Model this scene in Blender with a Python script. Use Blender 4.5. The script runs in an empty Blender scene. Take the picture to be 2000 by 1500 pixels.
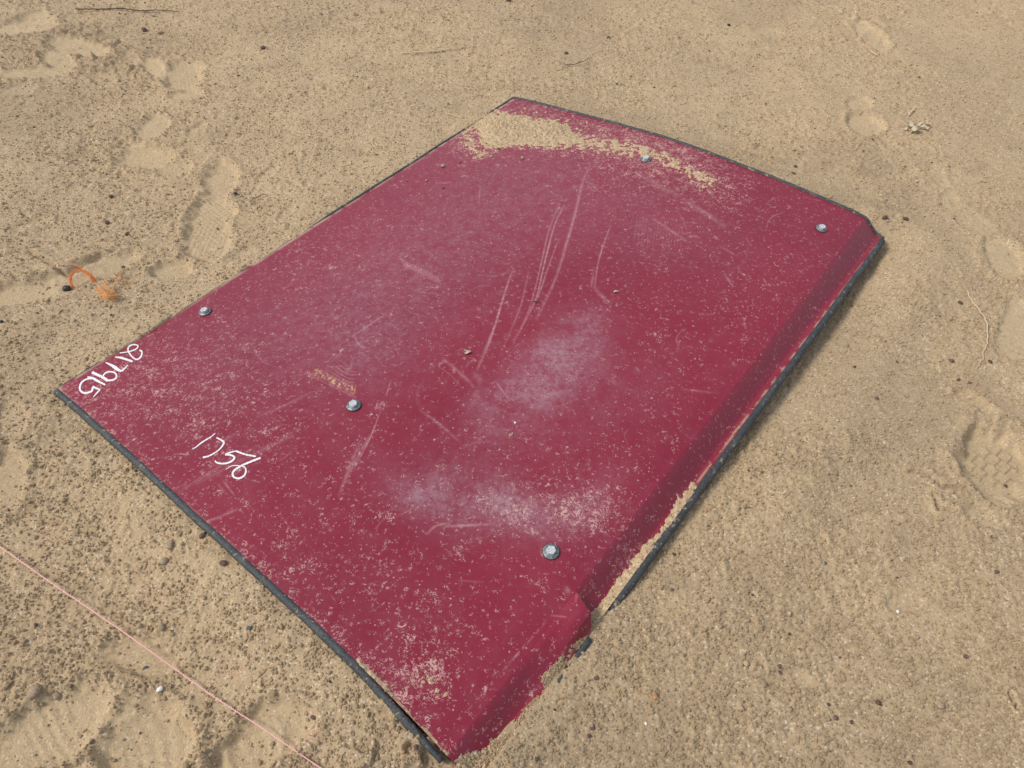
import bpy, math, random
import numpy as np
from mathutils import Vector, Matrix
random.seed(7)
rng = np.random.default_rng(11)
scene = bpy.context.scene
COL = scene.collection

# ------------------------------------------------------------------ camera
H, F, PITCH, ROLL = 1.30, 1385.0, math.radians(49.0), math.radians(2.5)
FW = np.array([0.0, math.cos(PITCH), -math.sin(PITCH)])
R0 = np.array([1.0, 0.0, 0.0]); U0 = np.cross(R0, FW)
RT = R0 * math.cos(ROLL) + U0 * math.sin(ROLL)
UP = -R0 * math.sin(ROLL) + U0 * math.cos(ROLL)
EYE = np.array([0.0, 0.0, H])
cd = bpy.data.cameras.new('camera'); cam = bpy.data.objects.new('camera', cd); COL.objects.link(cam)
cam.matrix_world = Matrix(((RT[0], UP[0], -FW[0], 0), (RT[1], UP[1], -FW[1], 0), (RT[2], UP[2], -FW[2], H), (0, 0, 0, 1)))
cd.sensor_fit = 'HORIZONTAL'; cd.sensor_width = 36.0; cd.lens = 36.0 * F / 2000.0
cd.clip_start = 0.02; cd.clip_end = 500.0
scene.camera = cam

# ------------------------------------------------------------------ overcast daylight
SUN_EL, SUN_AZ = math.radians(46), math.radians(-98)      # azimuth from +Y towards +X
world = bpy.data.worlds.new('World'); scene.world = world; world.use_nodes = True
wn = world.node_tree.nodes; wl = world.node_tree.links
bg = wn['Background']; sky = wn.new('ShaderNodeTexSky'); sky.sky_type = 'NISHITA'; sky.sun_disc = False
sky.sun_elevation = SUN_EL; sky.sun_rotation = SUN_AZ; sky.air_density = 1.0; sky.dust_density = 1.2; sky.ozone_density = 0.6
cl = wn.new('ShaderNodeMix'); cl.data_type = 'RGBA'; cl.inputs[0].default_value = 0.62      # thin high cloud over the blue
cl.inputs[7].default_value = (4.1, 4.25, 4.6, 1.0)
wl.new(sky.outputs[0], cl.inputs[6]); wl.new(cl.outputs[2], bg.inputs[0]); bg.inputs[1].default_value = 0.13
sd = bpy.data.lights.new('sun', 'SUN'); sun = bpy.data.objects.new('sun', sd); COL.objects.link(sun)
sd.energy = 2.3; sd.angle = math.radians(16); sd.color = (1.0, 0.95, 0.87)
dirv = Vector((math.sin(SUN_AZ) * math.cos(SUN_EL), math.cos(SUN_AZ) * math.cos(SUN_EL), math.sin(SUN_EL)))
sun.rotation_euler = dirv.to_track_quat('Z', 'Y').to_euler()
vs = scene.view_settings; vs.view_transform = 'Standard'; vs.look = 'None'; vs.exposure = 0.30; vs.gamma = 1.0
vs.use_curve_mapping = False

# ------------------------------------------------------------------ helpers
def at(px, py, z=0.0):
    d = FW + RT * (px - 1000.0) / F - UP * (py - 750.0) / F
    return EYE + d * ((z - H) / d[2])
def proj(P):
    """where world points stand in the reference view (used only to lay marks and prints out at their measured place)"""
    Q = P - EYE
    zc = Q @ FW
    ok = zc > 0.05
    zc = np.where(ok, zc, 0.05)
    X = 1000 + F * (Q @ RT) / zc; Y = 750 - F * (Q @ UP) / zc
    return np.where(ok, X, -9e3), np.where(ok, Y, -9e3)
def sm(a, b, x):
    t = np.clip((x - a) / (b - a), 0, 1); return t * t * (3 - 2 * t)
NP_ = 4096
_perm = np.random.default_rng(3).permutation(NP_)
_ang = np.random.default_rng(4).random(NP_) * 2 * np.pi
_gx, _gy = np.cos(_ang), np.sin(_ang)
def pn(x, y, s=0):
    x = x + s * 17.31; y = y - s * 9.77
    xi = np.floor(x).astype(np.int64); yi = np.floor(y).astype(np.int64)
    fx = x - xi; fy = y - yi
    u = fx * fx * fx * (fx * (fx * 6 - 15) + 10); v = fy * fy * fy * (fy * (fy * 6 - 15) + 10)
    p0 = _perm[yi & 4095]; p1 = _perm[(yi + 1) & 4095]
    def g(px, ix, dx, dy):
        h = _perm[(px + ix) & 4095]; return _gx[h] * dx + _gy[h] * dy
    a = g(p0, xi, fx, fy); b = g(p0, xi + 1, fx - 1, fy); c = g(p1, xi, fx, fy - 1); d = g(p1, xi + 1, fx - 1, fy - 1)
    return ((a + (b - a) * u) * (1 - v) + (c + (d - c) * u) * v) * 1.5
def poly_sd(X, Y, poly):
    """signed distance to a polygon, positive inside"""
    n = len(poly); d = np.full(X.shape, 1e9); ins = np.zeros(X.shape, bool)
    for i in range(n):
        x0, y0 = poly[i]; x1, y1 = poly[(i + 1) % n]
        ex, ey = x1 - x0, y1 - y0
        t = np.clip(((X - x0) * ex + (Y - y0) * ey) / (ex * ex + ey * ey + 1e-12), 0, 1)
        d = np.minimum(d, np.hypot(X - x0 - t * ex, Y - y0 - t * ey))
        c = ((y0 > Y) != (y1 > Y))
        if y1 != y0: ins ^= c & (X < (x1 - x0) * (Y - y0) / (y1 - y0) + x0)
    return np.where(ins, d, -d)
def line_d(X, Y, pts):
    d = np.full(X.shape, 1e9); tt = np.zeros(X.shape); n = len(pts) - 1
    for i in range(n):
        x0, y0 = pts[i]; x1, y1 = pts[i + 1]; ex, ey = x1 - x0, y1 - y0
        t = np.clip(((X - x0) * ex + (Y - y0) * ey) / (ex * ex + ey * ey + 1e-12), 0, 1)
        k = np.hypot(X - x0 - t * ex, Y - y0 - t * ey)
        m = k < d; d = np.where(m, k, d); tt = np.where(m, (i + t) / n, tt)
    return d, tt
def smooth_path(pts, n):
    """Catmull-Rom through points"""
    P = [np.array(p, float) for p in pts]; P = [2 * P[0] - P[1]] + P + [2 * P[-1] - P[-2]]
    out = []; k = len(P) - 3
    for j in range(n):
        q = j / (n - 1) * k; i = min(int(q), k - 1); t = q - i
        a, b, c, d = P[i:i + 4]
        out.append(0.5 * ((2 * b) + (c - a) * t + (2 * a - 5 * b + 4 * c - d) * t * t + (3 * b - a - 3 * c + d) * t ** 3))
    return out
def tag(o, label=None, cat=None, group=None, kind=None):
    if label: o['label'] = label
    if cat: o['category'] = cat
    if group: o['group'] = group
    if kind: o['kind'] = kind
    return o
def link(name, me, mat=None, parent=None, loc=None):
    o = bpy.data.objects.new(name, me); COL.objects.link(o)
    if mat: me.materials.append(mat)
    if loc is not None: o.location = loc
    if parent: o.parent = parent
    return o
def np_mesh(name, V, Q, smooth=True, attrs=None, nside=4):
    me = bpy.data.meshes.new(name)
    V = np.ascontiguousarray(V, dtype=np.float32); Q = np.ascontiguousarray(Q, dtype=np.int32)
    me.vertices.add(len(V)); me.vertices.foreach_set('co', V.ravel())
    me.loops.add(Q.size); me.loops.foreach_set('vertex_index', Q.ravel())
    me.polygons.add(len(Q))
    me.polygons.foreach_set('loop_start', np.arange(0, Q.size, nside, dtype=np.int32))
    me.polygons.foreach_set('loop_total', np.full(len(Q), nside, dtype=np.int32))
    me.update(calc_edges=True)
    me.polygons.foreach_set('use_smooth', np.full(len(Q), smooth, dtype=bool))
    for k, a in (attrs or {}).items():
        at_ = me.attributes.new(k, 'FLOAT', 'POINT'); at_.data.foreach_set('value', np.ascontiguousarray(a, dtype=np.float32).ravel())
    return me
def grid_quads(nr, nc, keep=None):
    i = np.arange(nr - 1)[:, None] * nc + np.arange(nc - 1)[None, :]
    Q = np.stack([i, i + 1, i + nc + 1, i + nc], -1).reshape(-1, 4)
    return Q if keep is None else Q[keep.ravel()]
def compact(V, Q, attrs):
    used = np.zeros(len(V), bool); used[Q.ravel()] = True
    idx = np.cumsum(used) - 1
    return V[used], idx[Q], {k: a[used] for k, a in attrs.items()}
def tube(pts, rad, sides=8, cap=True):
    P = [np.array(p, float) for p in pts]; n = len(P); V = []; Fc = []
    for i in range(n):
        t = P[min(i + 1, n - 1)] - P[max(i - 1, 0)]; t /= np.linalg.norm(t) + 1e-12
        a = np.cross(t, (0, 0, 1.0));
        if np.linalg.norm(a) < 1e-3: a = np.cross(t, (1.0, 0, 0))
        a /= np.linalg.norm(a); b = np.cross(a, t)
        r = rad(i / (n - 1)) if callable(rad) else rad
        for k in range(sides):
            w = 2 * math.pi * k / sides
            V.append(P[i] + (a * math.cos(w) + b * math.sin(w)) * r)
    for i in range(n - 1):
        for k in range(sides):
            k2 = (k + 1) % sides
            Fc.append((i * sides + k, i * sides + k2, (i + 1) * sides + k2, (i + 1) * sides + k))
    if cap: Fc.append(tuple(range(sides))[::-1]); Fc.append(tuple(range((n - 1) * sides, n * sides)))
    return V, Fc
class MB:
    def __init__(s): s.V = []; s.F = []
    def add(s, VF):
        V, Fc = VF; k = len(s.V); s.V += [tuple(v) for v in V]; s.F += [tuple(i + k for i in f) for f in Fc]; return s
    def build(s, name, mat, parent=None, loc=(0, 0, 0), smooth=True):
        me = bpy.data.meshes.new(name); L = np.array(loc)
        me.from_pydata([tuple(np.array(v) - L) for v in s.V], [], s.F); me.update()
        for p in me.polygons: p.use_smooth = smooth
        return link(name, me, mat, parent, None if parent else loc)

# ------------------------------------------------------------------ node helper
class NT:
    def __init__(s, name):
        s.m = bpy.data.materials.new(name); s.m.use_nodes = True; s.t = s.m.node_tree; s.n = s.t.nodes; s.b = s.n['Principled BSDF']
        s.co = s.n.new('ShaderNodeTexCoord').outputs['Object']
    def put(s, sock, v):
        if isinstance(v, (int, float)): sock.default_value = v
        elif isinstance(v, tuple): sock.default_value = v if len(v) == 4 or sock.type == 'VECTOR' else (*v, 1)
        else: s.t.links.new(v, sock)
    def math(s, op, a, b=0.0, c=None, clamp=False):
        n = s.n.new('ShaderNodeMath'); n.operation = op; n.use_clamp = clamp
        s.put(n.inputs[0], a); s.put(n.inputs[1], b)
        if c is not None: s.put(n.inputs[2], c)
        return n.outputs[0]
    def noise(s, scale, detail=2, rough=0.5, dist=0.0, vec=None, out=0):
        n = s.n.new('ShaderNodeTexNoise'); s.put(n.inputs['Vector'], vec or s.co); n.inputs['Scale'].default_value = scale
        n.inputs['Detail'].default_value = detail; n.inputs['Roughness'].default_value = rough; n.inputs['Distortion'].default_value = dist
        return n.outputs[out]
    def vor(s, scale, feature='F1', out='Distance', vec=None):
        n = s.n.new('ShaderNodeTexVoronoi'); n.feature = feature; s.put(n.inputs['Vector'], vec or s.co); n.inputs['Scale'].default_value = scale
        return n.outputs[out]
    def rng(s, v, a, b, c=0.0, d=1.0, smooth=True):
        n = s.n.new('ShaderNodeMapRange'); n.interpolation_type = 'SMOOTHSTEP' if smooth else 'LINEAR'
        for k, q in enumerate((v, a, b, c, d)): s.put(n.inputs[k], q)
        return n.outputs[0]
    def mix(s, f, a, b, blend='MIX'):
        n = s.n.new('ShaderNodeMix'); n.data_type = 'RGBA'; n.blend_type = blend
        s.put(n.inputs[0], f); s.put(n.inputs[6], a); s.put(n.inputs[7], b); return n.outputs[2]
    def attr(s, name):
        n = s.n.new('ShaderNodeAttribute'); n.attribute_name = name; return n.outputs['Fac']
    def bump(s, h, dist, strength=1.0):
        n = s.n.new('ShaderNodeBump'); n.inputs['Distance'].default_value = dist; n.inputs['Strength'].default_value = strength
        s.put(n.inputs['Height'], h); s.t.links.new(n.outputs[0], s.b.inputs['Normal'])
    def col(s, v): s.put(s.b.inputs['Base Color'], v)
    def set(s, **k):
        for a, v in k.items(): s.put(s.b.inputs[a.replace('_', ' ')], v)
        return s
SAND = (0.50, 0.375, 0.232); SAND_D = (0.30, 0.205, 0.120); SAND_L = (0.64, 0.50, 0.33)
def sand_material(name, ground=True):
    m = NT(name)
    big = m.noise(1.3, 4, 0.6); mid = m.noise(14, 4, 0.65); fine = m.noise(210, 3, 0.7)
    c = m.mix(m.rng(big, 0.35, 0.7), (0.500, 0.368, 0.224), (0.565, 0.412, 0.243))
    c = m.mix(m.rng(mid, 0.45, 0.75, 0, 0.35), c, (0.37, 0.255, 0.155))
    c = m.mix(m.rng(fine, 0.52, 0.75, 0, 0.5), c, SAND_L)
    c = m.mix(m.rng(fine, 0.46, 0.27, 0, 0.7), c, SAND_D)
    # single grains: dark, pale and rusty ones
    g = m.n.new('ShaderNodeTexVoronoi'); m.put(g.inputs['Vector'], m.co); g.inputs['Scale'].default_value = 330
    sp = m.n.new('ShaderNodeSeparateColor'); m.t.links.new(g.outputs['Color'], sp.inputs[0])
    c = m.mix(m.math('MULTIPLY', m.math('GREATER_THAN', sp.outputs[0], 0.93), 0.5), c, (0.16, 0.10, 0.06))
    c = m.mix(m.math('MULTIPLY', m.math('GREATER_THAN', sp.outputs[1], 0.93), 0.6), c, (0.80, 0.69, 0.52))
    if ground:
        c = m.mix(m.math('MULTIPLY', m.attr('flat'), 0.36), c, (0.62, 0.475, 0.290))
        c = m.mix(m.math('MULTIPLY', m.attr('damp'), 0.5), c, (0.30, 0.215, 0.14))
        c = m.mix(m.math('MULTIPLY', m.attr('chalk'), 0.42), c, (0.75, 0.30, 0.19))
    m.col(c); m.set(Roughness=0.95, Specular_IOR_Level=0.15)
    h = m.math('ADD', m.math('MULTIPLY', m.noise(260, 4, 0.75), 1.0), m.math('MULTIPLY', m.noise(620, 2, 0.7), 0.5))
    m.bump(h, 0.0032 if ground else 0.0018, 1.0)
    return m.m
M_ground = sand_material('sand_ground')
M_sand = sand_material('loose_sand', False)
def simple(name, col, rough=0.6, var=0.25, scale=120, metal=0.0, bump=0.0, spec=0.4):
    m = NT(name); n = m.noise(scale, 4, 0.6)
    m.col(m.mix(m.rng(n, 0.3, 0.7), tuple(x * (1 - var) for x in col), tuple(min(1, x * (1 + var)) for x in col)))
    m.set(Roughness=rough, Metallic=metal, Specular_IOR_Level=spec)
    if bump: m.bump(n, bump)
    return m.m

# ------------------------------------------------------------------ roof panel: its surface
NEAR_PX = [(112, 760), (175, 816), (241, 872), (315, 938), (381, 1001), (437, 1055), (518, 1129), (595, 1199), (685, 1280), (737, 1332), (790, 1390), (872, 1474)]
FAR_PX = [(1003, 192), (1080, 210), (1200, 241), (1300, 271), (1408, 308), (1545, 362), (1620, 395), (1690, 424)]
def end_curve(PX, z0, z1, h, deg=4):
    s = np.linspace(0, 1, len(PX))
    for _ in range(4):
        Z = z0 + (z1 - z0) * s + 4 * h * s * (1 - s)
        P = np.array([at(x, y, z) for (x, y), z in zip(PX, Z)])
        L = np.r_[0, np.cumsum(np.linalg.norm(np.diff(P[:, :2], axis=0), axis=1))]; s = L / L[-1]
    w = np.ones(len(s)); w[0] = w[-1] = 30
    cx, cy = np.polyfit(s, P[:, 0], deg, w=w), np.polyfit(s, P[:, 1], deg, w=w)
    return lambda t: np.stack([np.polyval(cx, t), np.polyval(cy, t), z0 + (z1 - z0) * t + 4 * h * t * (1 - t)], -1)
near = end_curve(NEAR_PX, 0.014, 0.046, 0.034); far = end_curve(FAR_PX, 0.016, 0.076, 0.036)
# side step and flange: profile stations after the crease (v 1..2), given at both ends
N1 = near(np.array([1.0]))[0]; F1_ = far(np.array([1.0]))[0]
N_low, N_out = at(915, 1523, 0.003), at(932, 1536, 0.004)
F_low, F_out = at(1713, 460, 0.032), at(1723, 466, 0.034)
def surf(u, v):
    """u: 0 near .. 1 far, v: 0 left edge .. 1 crease .. 2 lower crease .. 3 outer edge"""
    u = np.asarray(u, float); v = np.asarray(v, float)
    t = np.clip(v, 0, 1)
    A, B = near(t), far(t)
    uu = u[..., None]
    P = A * (1 - uu) + B * uu
    s1 = np.clip(v - 1, 0, 1)[..., None]; s2 = np.clip(v - 2, 0, 1)[..., None]
    lo = N_low * (1 - uu) + F_low * uu; ou = N_out * (1 - uu) + F_out * uu; cr = N1 * (1 - uu) + F1_ * uu
    w = s1 * s1 * (3 - 2 * s1); 
    P = P + (lo - cr) * s1 + (ou - lo) * s2
    dz = (lo - cr)[..., 2:3]
    P[..., 2:3] += 0.55 * dz * (w - s1)                         # rounded S profile instead of a straight ramp
    # soft belly of the sheet, and its tired dents
    x, y = P[..., 0], P[..., 1]
    P[..., 2] += 0.0030 * pn(x * 2.4, y * 2.4, 5) + 0.0012 * pn(x * 7, y * 7, 6)
    P[..., 2] -= 0.0035 * sm(.965, 1.0, v) * sm(2.0, 1.0, v)      # rounded shoulder
    return P
# the step gets a rounder shoulder by sampling v densely around 1
NU, NV0, NV1 = 800, 560, 56
ug = np.linspace(0, 1, NU); vg = np.r_[np.linspace(0, 1, NV0), np.linspace(1, 3, NV1 + 1)[1:]]
NVt = len(vg)
UU, VV = np.meshgrid(ug, vg, indexing='ij')
PS = surf(UU, VV)
PX, PY = proj(PS.reshape(-1, 3)); PX = PX.reshape(UU.shape); PY = PY.reshape(UU.shape)
BASE = np.array([*(0.25 * (PS[0, 0] + PS[0, -1] + PS[-1, 0] + PS[-1, -1]))[:2], 0.0])
def on_panel(px, py):
    k = np.argmin((PX - px) ** 2 + (PY - py) ** 2); i, j = divmod(int(k), NVt)
    i = min(max(i, 2), NU - 3); j = min(max(j, 2), NVt - 3)
    P = PS[i, j]; du = PS[i + 2, j] - PS[i - 2, j]; dv = PS[i, j + 2] - PS[i, j - 2]
    n = np.cross(dv, du); n /= np.linalg.norm(n)
    if n[2] < 0: n = -n
    # exact point on the tangent plane along the line of sight
    d = FW + RT * (px - 1000.0) / F - UP * (py - 750.0) / F
    t = ((P - EYE) @ n) / (d @ n)
    return EYE + d * t, n
TEAR = [(1119, 1150), (1125, 1172), (1134, 1192), (1146, 1213), (1156, 1238)]
u_tear = float(UU.ravel()[np.argmin((PX - 1119) ** 2 + (PY - 1150) ** 2)])
u_tip = float(UU.ravel()[np.argmin((PX - 1157) ** 2 + (PY - 1240) ** 2)])

# ------------------------------------------------------------------ wear painted on the sheet (marks that stay put)
def wear_attrs(X, Y, P):
    x, y = P[..., 0], P[..., 1]
    n1 = pn(x * 9, y * 9, 1) ; n2 = pn(x * 28, y * 28, 2); n3 = pn(x * 90, y * 90, 3)
    haze = np.zeros(X.shape)
    for cx, cy, rx, ry, a, s in [(1075, 715, 85, 50, -38, .75), (1120, 660, 60, 40, -30, .40), (1140, 635, 34, 20, -20, .35), (1120, 790, 150, 60, -20, .28), (955, 800, 40, 50, 10, .24),
                                 (905, 970, 130, 42, 12, .55), (870, 985, 60, 30, 20, .35), (1010, 985, 130, 60, 10, .36), (720, 690, 70, 60, -30, .22), (800, 560, 240, 130, -35, .22), (640, 620, 220, 120, -35, .16),
                                 (1290, 440, 160, 70, 25, .12), (1180, 970, 60, 45, -30, .35), (1100, 380, 260, 90, 15, .18), (930, 430, 250, 100, -30, .18), (430, 700, 160, 90, -30, .15)]:
        ca, sa = math.cos(math.radians(a)), math.sin(math.radians(a))
        dx, dy = X - cx, Y - cy
        q = ((dx * ca + dy * sa) / rx) ** 2 + ((-dx * sa + dy * ca) / ry) ** 2
        haze += s * np.exp(-q * 0.8) * (np.clip(0.9 + 0.7 * n1 + 0.35 * n2, 0.1, 2) if s > .23 else .75 + .35 * n2)
    streak = pn((x * .80 + y * .6) * 7, (-x * .6 + y * .8) * 60, 9)
    haze += 0.10 * sm(0.1, 0.7, streak) * np.exp(-(((X - 800) / 260) ** 2 + ((Y - 590) / 120) ** 2))
    # fleck density
    fl = np.full(X.shape, 0.32)
    for cx, cy, rx, ry, s in [(230, 760, 170, 90, .36), (380, 720, 200, 120, .18), (460, 860, 140, 90, .25), (820, 1270, 120, 110, .36), (800, 1350, 80, 60, .40), (620, 1080, 160, 120, .22), (1040, 230, 130, 60, .6),
                              (1300, 310, 130, 60, .6), (1200, 280, 140, 40, .45), (920, 280, 60, 40, .6), (1400, 370, 70, 40, .5), (1010, 980, 130, 55, .5), (1170, 990, 70, 60, .7), (1100, 1160, 40, 40, .2),
                              (1230, 1120, 60, 60, .45), (1090, 1300, 50, 60, .35), (640, 500, 160, 120, .2), (1400, 560, 260, 200, .10)]:
        fl += s * np.exp(-(((X - cx) / rx) ** 2 + ((Y - cy) / ry) ** 2))
    e, _ = line_d(X, Y, [(872, 1474), (700, 1290), (437, 1055), (112, 760)]); fl += 0.35 * np.exp(-(e / 22) ** 2)
    fl += 0.12 * n1
    # scratches
    sc = np.zeros(X.shape)
    def S(pts, w, s, taper=True, dash=0.0):
        nonlocal sc
        d, t = line_d(X, Y, smooth_path(pts, 14) if len(pts) > 2 else pts)
        a = .92 * s * np.exp(-(d / (.8 * w + .1)) ** 2)
        if taper: a = a * (0.35 + 0.65 * np.sin(np.pi * np.clip(t, .02, .98)))
        if dash: a = a * sm(-0.2, 0.3, pn(x * 130, y * 130, 21) + dash)
        sc = np.maximum(sc, a * (0.75 + 0.5 * n3))
    S([(1148, 332), (1135, 365), (1125, 410), (1108, 470), (1085, 545), (1047, 623)], 3.2, .50)
    S([(1142, 345), (1118, 440), (1100, 500)], 1.6, .6)
    S([(1103, 400), (1083, 440), (1062, 520), (1046, 585), (1010, 655)], 1.6, .75)
    S([(1098, 385), (1072, 450), (1058, 510), (1035, 600), (1002, 672)], 1.5, .55)
    S([(1090, 470), (1068, 530), (1052, 575), (1013, 652)], 1.5, .6)
    S([(1002, 524), (985, 575), (970, 625), (955, 670), (932, 724)], 2.0, .85)
    S([(998, 535), (978, 600), (960, 650), (930, 722)], 1.4, .55)
    S([(1033, 530), (1016, 600), (985, 674)], 2.0, .35)
    S([(1192, 442), (1178, 480), (1168, 515), (1161, 563)], 1.6, .7)
    S([(1160, 530), (1155, 560)], 3, .35)
    S([(1161, 563), (1190, 593)], 5, .28)
    S([(1335, 390), (1380, 417), (1414, 443)], 4.2, .42); S([(1245, 340), (1330, 385)], 5, .25); S([(1275, 428), (1310, 450), (1340, 470)], 3.2, .42)
    S([(1405, 480), (1440, 500)], 2, .3); S([(1415, 535), (1432, 560)], 2.2, .5); S([(1330, 760), (1400, 768)], 2, .3)
    S([(742, 805), (725, 850), (700, 900)], 1.3, .9); S([(722, 850), (700, 890), (680, 930)], 3.0, .38); S([(705, 860), (680, 920), (662, 968)], 4.0, .42); S([(763, 745), (755, 770)], 1.2, .7)
    S([(968, 745), (995, 782)], 1.2, .8); S([(690, 656), (755, 612)], 1.3, .6); S([(692, 655), (700, 672), (712, 680)], 1.8, .6)
    S([(505, 870), (440, 905), (350, 960)], 3.5, .30); S([(570, 850), (500, 885), (380, 945)], 5, .24); S([(600, 770), (560, 790), (500, 815)], 3.0, .28); S([(470, 840), (420, 872)], 3, .22)
    S([(435, 938), (457, 966)], 2.0, .5); S([(425, 945), (440, 962)], 2.0, .3); S([(400, 1022), (465, 994)], 2.6, .5)
    S([(835, 1042), (850, 1028), (880, 1020)], 2.0, .7); S([(872, 1028), (910, 1026), (958, 1024)], 2.4, .8); S([(880, 1022), (868, 1032)], 1.6, .6)
    S([(1190, 1018), (1160, 1035)], 1.2, .6)
    S([(1077, 1201), (1040, 1244), (1000, 1290), (955, 1340), (910, 1392)], 2.0, .62, dash=.1); S([(1077, 1202), (1106, 1205)], 1.5, .6)
    S([(1105, 1148), (1110, 1158)], 6, .7); S([(1128, 1160), (1124, 1172)], 3, .5)
    S([(865, 700), (900, 730), (925, 755)], 3.5, .38); S([(925, 730), (940, 745)], 7, .28); S([(935, 760), (925, 780)], 8, .25); S([(820, 800), (860, 830), (900, 865)], 3, .32); S([(830, 735), (815, 770), (820, 800)], 4, .10)
    S([(690, 700), (680, 730)], 2, .3)
    for k in range(9):                                    # arcs of a scuffed swirl
        r = 40 + 9 * k; S([(700 + r * math.cos(math.radians(a)), 690 + r * .75 * math.sin(math.radians(a))) for a in (150, 120 - 3 * k, 95)], 1.0, .35 + .1 * (k % 3))
    for k in range(14): S([(784 + 5.4 * k, 507 + 2.6 * k), (790 + 5.4 * k, 518 + 2.8 * k)], 1.8, .40, taper=False)      # hatched rub mark
    for k in range(16):
        S([(1245 + 6 * k, 420 + (k * 7) % 9), (1238 + 6 * k, 480 + (k * 11) % 25)], 1.5, .15)
    for k in range(7): S([(738 + 2.4 * k, 782 + (k * 5) % 4), (733 + 2.4 * k, 801 - (k * 3) % 6)], 1.2, .95, dash=.15)
    for k in range(12): S([(580 + 3.4 * k, 718 + .5 * k), (574 + 3.4 * k, 728 + .5 * k)], 1.0, .5, dash=-.05)
    rs = np.random.default_rng(5)
    for k in range(46):
        cx, cy = rs.uniform(250, 1600), rs.uniform(300, 1300)
        if poly_sd(np.array([cx]), np.array([cy]), [(112, 760), (1003, 192), (1690, 424), (872, 1474)])[0] < 20: continue
        a = rs.uniform(0, 6.28); L = rs.uniform(8, 40); b = rs.uniform(-.4, .4)
        S([(cx, cy), (cx + L * math.cos(a), cy + L * .7 * math.sin(a)), (cx + 2 * L * math.cos(a + b), cy + 1.4 * L * math.sin(a + b))], rs.uniform(.9, 1.6), rs.uniform(.15, .45))
    # bare yellow primer where the paint is scraped through
    d, t = line_d(X, Y, [(618, 728), (640, 739), (662, 750), (688, 760)])
    pr = np.exp(-(d / 6.5) ** 2) * sm(-0.15, 0.25, pn(x * 150, y * 60, 31)) * 0.95
    # dust rubbed along the outer edges, thin
    e2, _ = line_d(X, Y, [(1003, 192), (112, 760), (437, 1055), (872, 1474)])
    ed = np.exp(-(e2 / 3.2) ** 2) * sm(-.4, .3, n2 + .2)
    e3, _ = line_d(X, Y, [(1723, 466), (1590, 641), (1370, 931), (1283, 1059)])
    ed = np.maximum(ed, 0.8 * np.exp(-(e3 / 2.5) ** 2) * sm(-.2, .4, n2 + .1))
    return dict(haze=haze, flecks=fl, scratch=np.clip(sc, 0, 1), primer=pr, edge_dust=ed)

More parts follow.
